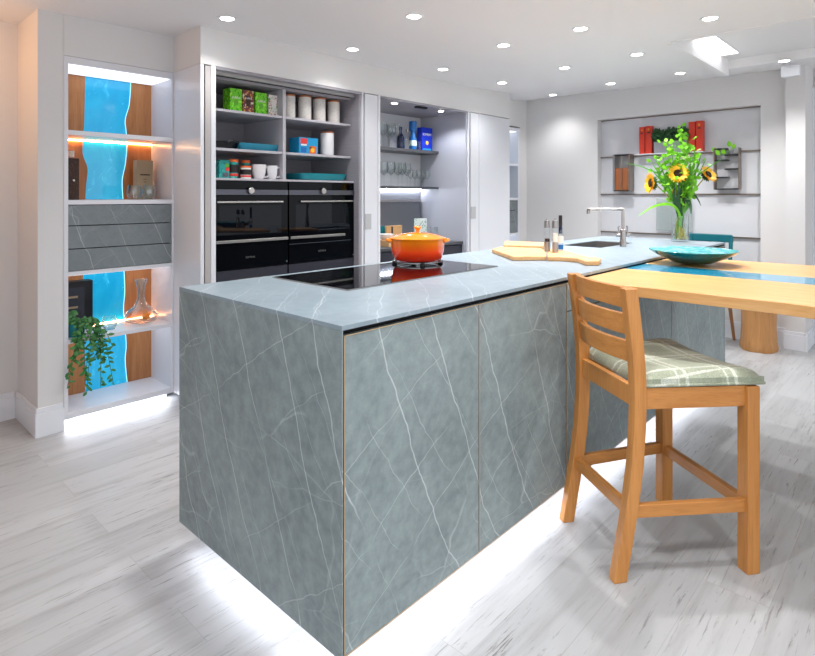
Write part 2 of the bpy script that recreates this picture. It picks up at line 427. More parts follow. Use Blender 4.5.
w = MB()
w.box(-2.6, .845, 3.86, 4.0, 0, 2.30)                 # recess back
w.box(.843, .965, 3.455, 4.0, 0, 2.30)                # pier left of the shelving
w.box(.965, 1.568, 3.45, 4.0, 2.031, 2.30)            # above shelving
w.box(1.568, 4.814, 3.107, 4.0, 2.036, 2.36)          # bulkhead over tall units
w.box(4.814, 5.54, 3.45, 4.0, 2.045, 2.42)
w.box(5.54, 5.70, 3.45, 4.0, 0, 2.42)
w.box(.965, 5.54, 3.95, 4.0, 0, 2.04)
struct(w.build('wall_left', 'plaster'))
y0, y1 = 1.125, 2.60
w = MB()
w.box(XW, XW + .2, y1, 3.46, 0, 2.45); w.box(XW, XW + .2, .925, y0, 0, 2.45)
w.box(XW, XW + .2, y0, y1, 2.062, 2.45); w.box(XW, XW + .2, y0, y1, 0, .28); w.box(XN + .006, XW + .2, y0, y1, .28, 2.062)
w.box(5.58, 5.95, .79, .925, 0, 2.45)
struct(w.build('wall_back', 'plaster'))
w = MB(); w.box(-1.4, -1.3, 1.6, 3.86, 0, 2.24)  # unseen wall added to keep fill light off the left recess
struct(w.build('light_block_wall', 'plaster'))
w = MB(); w.box(7.3, 7.4, -2.6, 4.1, 0, 2.44)
struct(w.build('wall_far', 'plaster'))
struct(MB().box(5.93, 5.99, .72, .79, 0, 2.2).build('trim_2', 'skirting_paint'))
# skirtings
def skirt(name, segs):
    b = MB()
    for (x0, x1, y0_, y1_) in segs:
        b.box(x0, x1, y0_, y1_, 0, .125); 
        b.box(x0 + .005, x1 - (.005 if x1 - x0 > .05 and x1 < 1 else 0), y0_ + .005, y1_, .125, .152)
    return struct(b.build(name, 'skirting_paint', bevel=.002))
skirt('baseboard_left', [(-2.6, .8285, 3.844, 3.86), (.829, .843, 3.4565, 3.86), (.829, .964, 3.44, 3.4555)])
skirt('baseboard_back', [(XW - .016, XW, .9255, 3.45), (5.564, 5.58, .7905, .938), (5.564, 5.95, .774, .79)])

# ---------------------------------------------------------------- river shelving unit
def wavy(pts, y, z):  # pts: list of (x,z) ascending z -> interpolate
    for (xa, za), (xb, zb) in zip(pts, pts[1:]):
        if za <= z <= zb:
            k = (z - za) / (zb - za); return xa + (xb - xa) * k
    return pts[-1][0] if z > pts[-1][1] else pts[0][0]
def px_edge(L):
    pts = sorted([(P(u, v, y=3.75).x, P(u, v, y=3.75).z) for u, v in L], key=lambda a: a[1]); out = []
    for i in range(len(pts) - 1):
        p0, p1, p2, p3 = pts[max(i-1, 0)], pts[i], pts[i+1], pts[min(i+2, len(pts)-1)]
        for k in range(8):
            q = k / 8; out.append((.5 * (2*p1[0] + (p2[0]-p0[0])*q + (2*p0[0]-5*p1[0]+4*p2[0]-p3[0])*q*q + (3*p1[0]-p0[0]-3*p2[0]+p3[0])*q**3), p1[1] + (p2[1]-p1[1]) * q))
    return out + [pts[-1]]
UL = px_edge([(85.4, 76), (84.2, 125), (82.8, 145), (83, 155), (87.7, 168), (86.2, 185), (85.4, 204)])
UR = px_edge([(131.7, 78), (130, 105), (126, 120), (126.8, 130), (127.7, 145), (126, 165), (123, 180), (124, 204)])
LL = px_edge([(83.7, 260), (82.5, 300), (84, 345), (85.5, 395)])
LR = px_edge([(124.4, 262), (125.6, 290), (124.4, 310), (127, 345), (126, 360), (129, 395)])
def river_panel(x0, z0, z1, L, Rr, label, dx=0):
    t = thing('river_panel', label, 'wall panel', (x0 + dx, 3.752, z0))
    N = 40; zs = [z0 + (z1 - z0) * i / N for i in range(N + 1)]
    xa, xb = x0 + .02, x0 + .607
    T = Matrix.Translation((dx, 0, 0))
    poly = [(xa, z0)] + [(wavy(L, 0, z), z) for z in zs] + [(xa, z1)]
    MB().prism(poly, 'y', 3.752, 3.775).build('wood_slab', 'walnut_slab', t, xf=T, world=True)
    poly = [(xb, z0)] + [(wavy(Rr, 0, z), z) for z in zs] + [(xb, z1)]
    MB().prism(poly, 'y', 3.752, 3.775).build('wood_slab', 'walnut_slab', t, xf=T, world=True)
    poly = [(wavy(L, 0, z), z) for z in zs] + [(wavy(Rr, 0, z), z) for z in reversed(zs)]
    MB().prism(poly, 'y', 3.755, 3.775).build('resin_river', 'resin_lit', t, xf=T, world=True)
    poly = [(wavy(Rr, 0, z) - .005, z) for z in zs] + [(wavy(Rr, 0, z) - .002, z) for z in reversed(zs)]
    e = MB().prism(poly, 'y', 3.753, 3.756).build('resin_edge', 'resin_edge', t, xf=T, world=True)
def shelving(dx, label):
    t = thing('shelving_unit', label, 'shelving', (.965 + dx, 3.45, 0), 0, 'white shelving units with stone drawers')
    X0, X1 = .965 + dx, 1.592 + dx
    y0, y1 = 3.45, 3.79
    X1c = 1.567 + dx if dx == 0 else X1
    B(X0, X0 + .02, y0, y1, .055, 2.029).build('side_panel', 'white_lacquer', t, world=True)
    B(X0 + .590, X1c, y0, y1, .055, 2.029).build('side_panel', 'white_lacquer', t, world=True)
    B(X0 + .02, X0 + .59, y0, y1, 1.992, 2.029).build('top_panel', 'white_lacquer', t, world=True)
    B(X0 + .02, X0 + .59, y0, y1, .055, .088).build('bottom_panel', 'white_lacquer', t, world=True)
    B(X0, X1c, 3.776, 3.79, .088, 1.99).build('back_panel', 'white_lacquer', t, world=True)
    B(X0 + .02, X0 + .59, y0, 3.752, 1.603, 1.628).build('shelf', 'white_lacquer', t, world=True)
    B(X0 + .02, X0 + .59, y0, 3.776, 1.222, 1.247).build('shelf', 'white_lacquer', t, world=True)
    B(X0 + .02, X0 + .59, y0, 3.776, .834, .856).build('shelf', 'white_lacquer', t, world=True)
    B(X0 + .02, X0 + .59, y0, 3.752, .463, .485).build('shelf', 'white_lacquer', t, world=True)
    B(X0 + .02, X0 + .59, 3.742, 3.750, 1.598, 1.6025).build('led_strip', 'led_warm' if dx == 0 else 'soft_glow', t, world=True)
    B(X0 + .02, X0 + .59, 3.742, 3.750, .4855, .4895).build('led_strip', 'led_warm' if dx == 0 else 'soft_glow', t, world=True)
    B(X0 + .02, X1c, 3.55, 3.59, 0, .054).build('plinth', 'skirting_paint', t, world=True)
    for za in (1.9885, .8305, .4595): B(X0 + .025, X0 + .585, 3.47, 3.735, za, za + .0033).build('added_glow_sheet', 'soft_glow', t, world=True)  # glowing undersides added to brighten the compartments, not real fittings
    B(X0 + .02, X1c, 3.50, 3.53, .045, .054).build('led_strip', 'led_white', t, world=True)
    for a, b in ((1.108, 1.218), (.981, 1.103), (.859, .976)):
        d = B(X0 + .022, X0 + .588, 3.453, 3.473, a, b).build('drawer', 'stone_drawer', t, world=True, bevel=.001)
        B(X0 + .022, X0 + .588, 3.475, 3.72, a - .003, b).build('drawer_box', 'gap_dark', d, world=True)
shelving(0, 'white shelving unit at the left with backlit blue resin panels and three grey stone drawers')
shelving(3.945, 'narrow-looking white shelving unit with grey drawers at the far end beyond the tall cupboards')
river_panel(.965, 1.249, 1.990, UL, UR, 'backlit blue resin and wood slab above the drawers of the left shelving')
river_panel(.965, .089, .832, LL, LR, 'backlit blue resin and wood slab below the drawers of the left shelving')
river_panel(.965, 1.249, 1.990, UL, UR, 'pale blue resin panel above the drawers of the far shelving unit', 3.945)
river_panel(.965, .089, .832, LL, LR, 'blue resin panel below the drawers of the far shelving unit', 3.945)

# ---------------------------------------------------------------- tall bank 1: pantry with ovens
t = thing('pantry_cabinet', 'tall open pantry cabinet with grey shelves above two black ovens', 'cabinet', (1.568, 3.107, 0))
def part(b, name, m, **k): return b.build(name, m, t, world=True, **k)
part(B(1.568, 1.589, 3.107, 3.94, .055, 2.034), 'side_panel', 'white_lacquer')
part(B(1.589, 1.600, 3.14, 3.9, .055, 2.034), 'shadow_gap', 'gap_dark')
d = part(B(1.600, 1.633, 3.112, 3.75, .06, 2.03), 'door', 'door_grey')
d = part(B(1.633, 1.662, 3.104, 3.75, .06, 2.034), 'door', 'white_lacquer', bevel=.001)
part(B(1.662, 2.834, 3.107, 3.94, 2.018, 2.034), 'top_panel', 'carcass_grey')
part(B(2.803, 2.822, 3.12, 3.94, .055, 2.018), 'side_panel', 'carcass_grey')
part(B(2.822, 2.836, 3.105, 3.94, .055, 2.034), 'side_panel', 'white_lacquer')
part(B(1.664, 2.803, 3.69, 3.70, .1, 2.018), 'back_panel', 'carcass_grey')
part(B(1.664, 2.803, 3.15, 3.165, 1.995, 2.018), 'door_rail', 'brushed_steel')
part(B(1.664, 2.803, 3.21, 3.69, 1.984, 2.0), 'top_panel', 'carcass_grey')
part(B(1.664, 2.803, 3.21, 3.69, 2.0, 2.018), 'shadow_gap', 'gap_dark')
part(B(2.198, 2.222, 3.205, 3.69, 1.379, 1.984), 'divider', 'shelf_grey')
for z0, z1 in ((1.790, 1.805), (1.549, 1.565)):
    part(B(1.664, 2.198, 3.21, 3.69, z0, z1), 'shelf', 'shelf_grey', bevel=.001)
    part(B(2.222, 2.803, 3.21, 3.69, z0, z1), 'shelf', 'shelf_grey', bevel=.001)
part(B(1.664, 2.803, 3.175, 3.69, 1.366, 1.379), 'shelf', 'shelf_grey')
part(B(1.60, 2.83, 3.18, 3.2, 0, .1), 'plinth', 'gap_dark')
part(B(1.664, 2.803, 3.18, 3.69, .10, .12), 'bottom_panel', 'carcass_grey')

def oven(x0, x1, label, bar1, logo_x, hand, line):
    t = thing('oven', label, 'oven', ((x0 + x1) / 2, 3.17, .815), 0, 'built-in black glass ovens')
    q = lambda b, n_, m_, **k: b.build(n_, m_, t, world=True, **k)
    q(B(x0, x1, 3.19, 3.66, .815, 1.364), 'oven_body', 'black_iron')
    q(B(x0, x1, 3.17, 3.19, 1.311, 1.364), 'control_panel', 'black_glass', bevel=.001)
    q(B(x0, x1, 3.166, 3.19, 1.276, 1.309), 'trim_strip', 'oven_grey')
    q(B(x0, x1, 3.170, 3.19, .815, 1.273), 'oven_door', 'black_glass', bevel=.001)
    q(B(x0 + .05, x1 - .05, 3.1685, 3.170, 1.03, 1.21), 'window', 'oven_window')
    q(B(x0, bar1, 3.150, 3.1695, .980, .998), 'door_handle', 'steel', bevel=.003)
    xk = (x0 + x1) / 2 - .01
    q(MB().lathe([(.021, 0), (.021, .018), (.018, .021)], (xk, 3.166, 1.303), 24, rot=Matrix.Rotation(R(90), 3, 'X')), 'knob', 'steel', smooth=True)
    q(B(hand[0], hand[1], 3.155, 3.167, 1.226, 1.237), 'light_bar', 'steel', bevel=.002)
    if line: q(B(x0, x1 - .03, 3.1675, 3.1698, .943, .947), 'trim_line', 'oven_grey')
    text('SIEMENS', .018, 'steel', t, (logo_x - (x0 + x1) / 2, -.002, .883 - .815), (R(90), 0, 0))
    for zz in (.83, ): q(B(x1 - .014, x1 - .004, 3.166, 3.170, zz, zz + .01), 'badge', 'chrome')
    return t
oven(1.664, 2.212, 'left one of the two black glass ovens, below the white mugs', 2.205, 1.93, (1.70, 2.17), False)
oven(2.224, 2.800, 'right one of the two black glass ovens, below the green dish', 2.70, 2.50, (2.31, 2.785), True)
def wdrawer(x0, x1, label, h0, h1):
    t = thing('warming_drawer', label, 'drawer', ((x0 + x1) / 2, 3.17, .62), 0, 'graphite drawers under the ovens')
    B(x0, x1, 3.172, 3.6, .62, .810).build('drawer_front', 'drawer_graphite', t, world=True)
    B(h0, h1, 3.158, 3.173, .743, .753).build('handle', 'steel', t, world=True, bevel=.002)
wdrawer(1.664, 2.212, 'graphite drawer front under the left oven', 1.84, 2.05)
wdrawer(2.224, 2.800, 'graphite drawer front under the right oven', 2.41, 2.62)
for x0, x1, lb in ((1.664, 2.212, 'lower graphite cupboard door under the left oven'), (2.224, 2.8, 'lower graphite cupboard door under the right oven')):
    tag(B(x0, x1, 3.172, 3.6, .122, .615).build('low_cupboard', 'drawer_graphite'), lb, 'cupboard')

# ---------------------------------------------------------------- bank 2: drinks cabinet
t = thing('drinks_cabinet', 'tall open drinks cabinet with lit interior holding glassware', 'cabinet', (2.854, 3.107, 0))
part(B(2.837, 2.855, 3.15, 3.94, .055, 2.034), 'shadow_gap', 'gap_dark')
d = part(B(2.856, 2.987, 3.111, 3.75, .06, 2.03), 'door', 'white_lacquer')
B(2.857, 2.917, 3.106, 3.112, 1.02, 1.135).build('recessed_handle', 'plate_grey', d, world=True)
d = part(B(2.987, 3.008, 3.103, 3.94, .06, 2.034), 'door', 'white_lacquer', bevel=.001)
part(B(3.008, 4.131, 3.107, 3.94, 2.020, 2.034), 'top_panel', 'carcass_grey')
part(B(4.100, 4.118, 3.12, 3.94, .055, 2.02), 'side_panel', 'side_pale')
part(B(4.118, 4.134, 3.105, 3.94, .055, 2.034), 'side_panel', 'white_lacquer')
part(B(3.008, 4.1, 3.67, 3.68, .1, 2.02), 'back_panel', 'glass_panel_grey')
part(B(3.008, 4.09, 3.662, 3.669, .86, 1.34), 'splashback', 'splash_grey')
part(B(3.008, 4.1, 3.44, 3.669, 1.662, 1.688), 'shelf', 'shelf_dark')
part(B(3.008, 4.1, 3.44, 3.669, 1.333, 1.352), 'shelf', 'shelf_dark')
part(B(3.008, 4.08, 3.640, 3.655, 1.325, 1.3325), 'led_strip', 'led_cabinet')
part(B(3.008, 4.08, 3.645, 3.661, 1.215, 1.235), 'wall_rail', 'steel')
part(B(3.008, 4.1, 3.15, 3.661, .835, .857), 'worktop', 'shelf_dark')
d = part(B(3.010, 4.098, 3.16, 3.18, .10, .825), 'drawer', 'drawer_graphite')
B(3.010, 4.098, 3.155, 3.162, .725, .735).build('handle', 'black_iron', d, world=True)
part(B(3.5, 3.62, 3.16, 3.2, 2.006, 2.019), 'door_hinge', 'black_iron')
part(B(3.008, 4.1, 3.18, 3.66, .08, .1), 'bottom_panel', 'carcass_grey')
part(B(2.856, 4.13, 3.2, 3.22, 0, .08), 'plinth', 'gap_dark')
part(B(4.134, 4.160, 3.15, 3.94, .055, 2.034), 'shadow_gap', 'gap_dark')
d = part(B(4.161, 4.285, 3.111, 3.75, .06, 2.03), 'door', 'white_lacquer')
B(4.165, 4.235, 3.106, 3.112, 1.06, 1.17).build('recessed_handle', 'plate_grey', d, world=True)
part(B(4.285, 4.303, 3.103, 3.94, .06, 2.034), 'door', 'white_lacquer', bevel=.001)
for u, v, lb in ((396, 102.5, 'small round spotlight in the drinks cabinet, the left one'), (442.5, 110.5, 'small round spotlight in the drinks cabinet, the right one')):
    p = P(u, v, z=2.018)
    t2 = thing('cabinet_spotlight', lb, 'spotlight', (p.x, max(p.y, 3.19), 2.012), 0, 'spotlights inside the drinks cabinet')
    MB().lathe([(.030, .0), (.030, .008)], (0, 0, 0), 24).build('bezel', 'lamp_ring', t2)
    MB().lathe([(.022, -.002), (.022, .002)], (0, 0, 0), 24).build('lens', 'lamp_white', t2)
    ld = bpy.data.lights.new('cabinet_lamp', 'SPOT'); ld.energy = 9; ld.spot_size = R(140); ld.spot_blend = .5; ld.shadow_soft_size = .02; ld.color = (.95, .97, 1)
    lo = bpy.data.objects.new('cabinet_lamp', ld); COL.objects.link(lo); lo.parent = t2; lo.location = (0, 0, -.01)
t = thing('tall_cupboard', 'tall closed plain white cupboard at the far end of the run', 'cupboard', (4.305, 3.107, 0))
part(B(4.305, 4.800, 3.108, 3.128, .06, 2.030), 'door', 'white_lacquer', bevel=.001)
part(B(4.305, 4.814, 3.130, 3.94, .055, 2.032), 'cupboard_body', 'white_lacquer')
part(B(4.32, 4.8, 3.2, 3.22, 0, .055), 'plinth', 'gap_dark')

# ---------------------------------------------------------------- pantry contents
def prod(name, label, cat, u0, u1, vt, y, zb, depth, m, group=None, deco=None, rz=0):
    a = P(u0, vt, y=y); b = P(u1, vt, y=y); um = P((u0 + u1) / 2, vt, y=y); w_ = b.x - a.x; h = um.z - zb
    t = thing(name, label, cat, ((a.x + b.x) / 2, y, zb), rz, group)
    bd = B(-w_/2, w_/2, 0, depth, 0, h).build('carton', m, t, bevel=.001)
    for (kind, fx0, fx1, fz0, fz1, mm) in (deco or []):
        if kind == 'r': B(-w_/2 + fx0*w_, -w_/2 + fx1*w_, -.0012, 0, fz0*h, fz1*h).build('label', mm, bd)
        if kind == 'o':
            cx_, cz_ = -w_/2 + (fx0+fx1)/2*w_, (fz0+fz1)/2*h; rr = (fx1-fx0)/2*w_
            MB().lathe([(rr, 0), (rr, .0014)], (cx_, 0, cz_), 20, rot=Matrix.Rotation(R(90), 3, 'X')).build('emblem', mm, bd)
        if kind == 't': text(mm[0], fx1 * w_, mm[1], bd, (-w_/2 + fx0*w_, -.001, fz0*h), (R(90), 0, 0))
    return t
G = 'tea cartons on the top pantry shelf'
prod('tea_box', 'lime green patterned tea carton, leftmost on the top pantry shelf', 'box', 230, 242, 88.5, 3.27, 1.806, .09, 'tea_green', G, [('t', .5, .3, .62, 0, ('pukka', 'white_print')), ('o', .3, .7, .3, .5, 'green_print')])
prod('tea_box', 'brown patterned tea carton between two green ones on the top shelf', 'box', 243, 253.7, 90.5, 3.27, 1.806, .07, 'tea_brown', G, [('r', .28, .72, .3, .75, 'card_dark'), ('t', .5, .26, .66, 0, ('pukka', 'white_print'))])
prod('tea_box', 'lime green patterned tea carton between the brown and the white ones', 'box', 255.5, 266.8, 92.8, 3.27, 1.806, .07, 'tea_green', G, [('t', .5, .3, .62, 0, ('pukka', 'white_print')), ('o', .3, .7, .3, .5, 'green_print')])
prod('tea_box', 'white patterned tea carton, rightmost of the tea cartons', 'box', 268.8, 279.2, 95.2, 3.27, 1.806, .07, 'tea_white', G, [('r', .3, .7, .4, .8, 'white_print')])
def canister(x, y, zb, r, h, label, group, plain=False):
    t = thing('canister', label, 'canister', (x, y, zb), 0, group)
    MB().lathe([(r*.96, 0), (r, .004), (r, h-.004), (r*.97, h)], (0, 0, 0), 28).build('jar', 'china' if plain else 'stoneware', t, smooth=True)
    MB().lathe([(r*1.02, h), (r*1.04, h+.003), (r*1.0, h+.010), (r*.4, h+.012)], (0, 0, 0), 28).build('lid', 'copper_brown', t, smooth=True)
gs = 'cream canisters with copper lids'
for u, vt, lb in ((289.5, 96.5, 'cream canister with copper lid, leftmost and half hidden by the divider'), (304.8, 97.8, 'cream canister with copper lid, second from the left in its row'), (319.2, 100, 'cream canister with copper lid, third from the left in its row'), (333.5, 102.6, 'cream canister with copper lid, right end of the row of four')):
    p = P(u, vt, y=3.29); canister(p.x, 3.29 if u > 295 else 3.30, 1.806, .046, p.z - 1.806, lb, gs)
p = P(327.2, 133.5, y=3.30); canister(p.x, 3.30, 1.566, .050, p.z - 1.566, 'plain white canister standing alone beside the blue cereal box', gs, True)
prod('cereal_box', 'bright blue cereal carton with red label beside the plain white canister', 'box', 299, 318, 137.8, 3.26, 1.566, .12, 'blue_cereal', None,
     [('r', .08, .42, .62, .95, 'red_print'), ('r', .1, .4, .5, .6, 'white_print'), ('r', .53, .9, .04, .5, 'orange_print'), ('o', .6, .8, .15, .35, 'yellow_print'), ('r', .55, .7, .3, .45, 'white_print'), ('r', .1, .38, .08, .4, 'blue_print')])
def dish(x0, x1, y0_, y1_, z, h, label, m):
    t = thing('baking_dish', label, 'dish', ((x0+x1)/2, (y0_+y1_)/2, z), 0, 'teal oven dishes')
    w_, d_ = (x1-x0)/2, (y1_-y0_)/2; b = MB()
    def ring(kx, zz): 
        o = []
        for i in range(32):
            a = 2*math.pi*i/32; c_, s_ = math.cos(a), math.sin(a); e = .35
            o.append((w_*kx*math.copysign(abs(c_)**e, c_), d_*kx*math.copysign(abs(s_)**e, s_), zz))
        return o
    b.sweep([ring(.86, 0), ring(.92, .006), ring(1, h-.006), ring(1.01, h), ring(.96, h), ring(.9, .008), ring(.5, .006)])
    b.build('dish_body', m, t, smooth=True)
a = P(236, 145, y=3.3); b = P(279, 145, y=3.3)
dish(a.x, b.x, 3.25, 3.5, 1.566, .046, 'teal shallow baking dish beside a black pan handle', 'teal_blue')
a = P(297, 175, y=3.3); b = P(343, 175, y=3.3)
dish(a.x, b.x, 3.22, 3.5, 1.380, .05, 'green-teal baking dish on the ledge above the right oven', 'teal_enamel')
t = thing('black_pan', 'black pan with curved handle, left end of the middle pantry shelf', 'pan', (1.80, 3.36, 1.566))
MB().lathe([(.10, 0), (.125, .045), (.12, .045), (.095, .006), (.04, .005)], (0, 0, 0), 32).build('pan_body', 'black_iron', t, smooth=True)
MB().tube([(.02, -.115, .04), (.04, -.125, .05), (.09, -.11, .045), (.115, -.06, .03), (.118, -.04, .012)], [.008]*5, 8).build('handle', 'black_iron', t, smooth=True)
prod('coffee_carton', 'teal coffee carton, left end of the shelf above the ovens', 'box', 219.5, 229.5, 160, 3.25, 1.380, .06, 'coffee_teal', None, [('o', .55, .95, .6, .8, 'green_print'), ('o', .6, 1., .4, .6, 'red_print'), ('r', .3, .9, .08, .3, 'oven_grey')])
def tin(u, vt, y, r, label, lid='orange_print'):
    p = P(u, vt, y=y); h = p.z - 1.380
    t = thing('coffee_tin', label, 'tin', (p.x, y, 1.380), 0, 'coffee tins above the ovens')
    MB().lathe([(r, 0), (r, h*.86)], (0, 0, 0), 24).build('tin_body', 'white_print' if r > .031 else 'coffee_teal', t, smooth=True)
    MB().lathe([(r*1.04, h*.86), (r*1.04, h)], (0, 0, 0), 24).build('lid', lid, t, smooth=True)
    MB().lathe([(r*1.01, h*.3), (r*1.01, h*.72)], (0, 0, 0), 24).build('label', 'dark_print', t, smooth=True)
    MB().lathe([(r*1.02, h*.12), (r*1.02, h*.26)], (0, 0, 0), 24).build('label', 'red_print', t, smooth=True)
tin(233.3, 159.5, 3.27, .030, 'coffee tin with orange lid right beside the teal carton')
tin(245.5, 160.5, 3.34, .030, 'coffee tin with orange lid standing behind a shorter tin')
tin(245.8, 166, 3.25, .033, 'short cream coffee tin with orange lid beside the mugs')
def mug(u, vt, y, r, label, grp):
    p = P(u, vt, y=y); h = p.z - 1.380
    t = thing('mug', label, 'mug', (p.x, y, 1.380), 0, grp)
    MB().lathe([(r*.6, 0), (r*.7, .006), (r*.9, h*.4), (r, h), (r*.94, h), (r*.84, h*.4), (r*.6, .012), (.003, .01)], (0, 0, 0), 28).build('cup', 'china', t, smooth=True)
    MB().tube([(r*.9, 0, h*.85), (r*1.6, -.004, h*.88), (r*2.15, -.006, h*.6), (r*1.7, -.004, h*.25), (r*.8, 0, h*.12)], .0065, 8).build('handle', 'china', t, smooth=True)
mug(258.8, 164.8, 3.26, .048, 'white mug beside the coffee tins, left of the pair', 'white mugs')
mug(272, 165.8, 3.25, .038, 'white mug with its handle towards the divider, right of the pair', 'white mugs')

# ---------------------------------------------------------------- drinks cabinet contents
def wineglass(r=.036, h=.19, name='wine_glass'):
    t = thing(name, 'x', 'wine glass')
    prof = [(r*.85, 0), (r*.85, .002), (.005, .006), (.004, h*.42), (.010, h*.47), (r*.8, h*.58), (r, h*.72), (r*.8, h), (r*.77, h), (r*.96, h*.72), (r*.76, h*.59), (.008, h*.49), (.001, h*.48)]
    MB().lathe(prof, (0, 0, 0), 20).build('bowl', 'glass', t, smooth=True)
    return t
big = wineglass(.042, .215); small = wineglass(.028, .155, 'cordial_glass'); small['category'] = 'glass'
def place(proto, used, u, y, z, label, grp):
    p = P(u, 150, y=y)
    if not used: proto.location = (p.x, y, z); proto['label'] = label; proto['group'] = grp; return proto
    return dup(proto, (p.x, y, z), 0, label, grp)
k = 0
g1 = 'wine glasses on the upper drinks shelf'; g2 = 'large wine glasses on the lower drinks shelf'; g3 = 'small stemmed glasses on the lower drinks shelf'
for u, y in ((383, 3.50), (388, 3.57), (391.5, 3.50), (396.5, 3.52)):
    place(big, k > 0, u, y, 1.689, 'stemmed wine glass in the cluster left of the bottles on the upper drinks shelf', g1); k += 1
for u, y in ((384, 3.56), (391, 3.50), (398, 3.60), (402, 3.50), (407, 3.6)):
    place(big, True, u, y, 1.353, 'large stemmed wine glass in the left half of the lower drinks shelf', g2)
k = 0
for u, y in ((410.5, 3.49), (415, 3.56), (419, 3.49), (423.5, 3.56), (427.5, 3.49), (431.5, 3.55)):
    place(small, k > 0, u, y, 1.353, 'small stemmed glass in the right half of the lower drinks shelf', g3); k += 1
def bottle(u, y, z, r, h, body, cap, label, name='bottle', capfrac=.84, collar=None):
    p = P(u, 150, y=y); t = thing(name, label, 'bottle', (p.x, y, z))
    MB().lathe([(r*.92, 0), (r, .006), (r, h*.52), (r*.75, h*.62), (r*.36, h*.72), (r*.34, h*capfrac)], (0, 0, 0), 24).build('bottle_body', body, t, smooth=True)
    MB().lathe([(r*.42, h*capfrac), (r*.42, h*.99), (r*.38, h)], (0, 0, 0), 20).build('cap', cap, t, smooth=True)
    if collar: MB().lathe([(r*1.015, h*.12), (r*1.015, h*.42)], (0, 0, 0), 24).build('label', collar, t, smooth=True)
bottle(400.5, 3.53, 1.689, .036, .20, 'navy_bottle', 'navy_bottle', 'dark navy bottle beside the wine glasses on the upper drinks shelf')
t = bottle(407, 3.50, 1.689, .028, .18, 'glass', 'steel', 'slim clear glass bottle between two blue bottles')
p = P(412.8, 150, y=3.50); t = thing('tall_blue_bottle', 'tall blue bottle with a wide bright blue cap on the upper drinks shelf', 'bottle', (p.x, 3.50, 1.689))
MB().lathe([(.034, 0), (.034, .10), (.022, .13), (.02, .17)], (0, 0, 0), 24).build('bottle_body', 'blue_print', t, smooth=True)
MB().lathe([(.035, .17), (.036, .255), (.03, .26)], (0, 0, 0), 24).build('cap', 'blue_print', t, smooth=True)
MB().lathe([(.0345, .035), (.0345, .085)], (0, 0, 0), 24).build('label', 'floral_print', t, smooth=True)
p = P(419, 150, y=3.50); t = tag(MB().lathe([(.022, 0), (.024, .08), (.022, .08), (.018, .005)], (p.x, 3.50, 1.689), 20).build('tumbler', 'glass', smooth=True), 'small clear tumbler between the tall blue bottle and the blue carton', 'glass')
prod('gin_box', 'upright royal blue carton with gold emblem on the upper drinks shelf', 'box', 422, 432.3, 127.8, 3.48, 1.689, .06, 'blue_box', None, [('o', .36, .62, .27, .42, 'yellow_print'), ('t', .5, .22, .70, 0, ('BOMBAY', 'white_print')), ('r', .1, .9, .03, .1, 'blue_cereal')])
tb0 = P(378, 230, y=3.60).x; tb1 = P(387, 230, y=3.60).x; rb0 = P(386.5, 226, y=3.52)
tag(B(tb0, tb1, 3.60, 3.62, .858, P(385, 226, y=3.6).z).build('teal_board', 'teal_enamel', bevel=.002), 'teal rectangular board leaning upright at the back of the drinks counter', 'board')
t = thing('recipe_book', 'upright wooden-look book with a small sketch on the drinks counter', 'book', (rb0.x + .01, 3.52, .858))
B(-.01, P(402, 226, y=3.52).x - rb0.x - .01, 0, .02, .0, rb0.z - .858).build('cover', 'board_wood', t, bevel=.002)
B(.05, .07, -.0015, 0, .07, .14).build('print', 'dark_print', t)
t = thing('serving_board', 'low wooden board lying on the drinks counter under white crockery', 'board', (P(388, 240, y=3.33).x, 3.33, .858))
B(-.10, .10, -.11, .11, 0, .05).build('board_body', 'board_wood', t, bevel=.003)
tag(MB().lathe([(.03, 0), (.06, .03), (.065, .045), (.061, .045), (.03, .006)], (P(386, 240, y=3.33).x, 3.33, .909), 28).build('white_bowl', 'china', smooth=True), 'white bowl on the low wooden board in the drinks cabinet', 'bowl')
t = thing('floral_card', 'floral patterned white card standing behind the orange casserole', 'card', (P(421, 225, y=3.50).x, 3.50, .858))
B(-.085, .085, 0, .012, 0, P(421, 218.5, y=3.5).z - .858).build('card_face', 'floral_print', t, bevel=.002)
for i, (x, lb) in enumerate(((P(434, 225, y=3.45).x, 'clear glass tumbler on the drinks counter, nearest the floral card'), (P(442, 225, y=3.45).x, 'clear glass tumbler on the drinks counter, nearest the side wall'))):
    tag(MB().lathe([(.03, 0), (.035, .12), (.033, .12), (.028, .006)], (x, 3.45, .858), 24).build('tumbler', 'glass', smooth=True), lb, 'glass', 'tumblers on the drinks counter')

# ---------------------------------------------------------------- left shelving contents
t = thing('bottle_box', 'tall dark brown patterned carton at the left on the left shelving', 'box', (1.03, 3.62, 1.248))
B(-.028, .045, -.05, .03, 0, .235).build('carton', 'card_dark', t, bevel=.001)
MB().lathe([(.006, 0), (.006, .0015)], (.018, -.05, .11), 12, rot=Matrix.Rotation(R(90), 3, 'X')).build('emblem', 'white_print', t)
t = thing('white_bottle', 'white-capped bottle mostly hidden behind the dark brown carton', 'bottle', (1.075, 3.71, 1.248))
MB().lathe([(.028, 0), (.028, .18), (.014, .21), (.014, .25)], (0, 0, 0), 20).build('bottle_body', 'frost_glass', t, smooth=True)
MB().lathe([(.016, .25), (.016, .285)], (0, 0, 0), 20).build('cap', 'white_print', t, smooth=True)
a = P(137, 160, y=3.64); b = P(153, 160, y=3.64)
t = thing('whisky_carton', 'beige flat carton standing behind two tumblers on the left shelving', 'box', ((a.x+b.x)/2, 3.64, 1.248))
w_ = (b.x - a.x)/2
B(-w_, w_, 0, .06, 0, a.z - 1.248).build('carton', 'card_brown', t, bevel=.001)
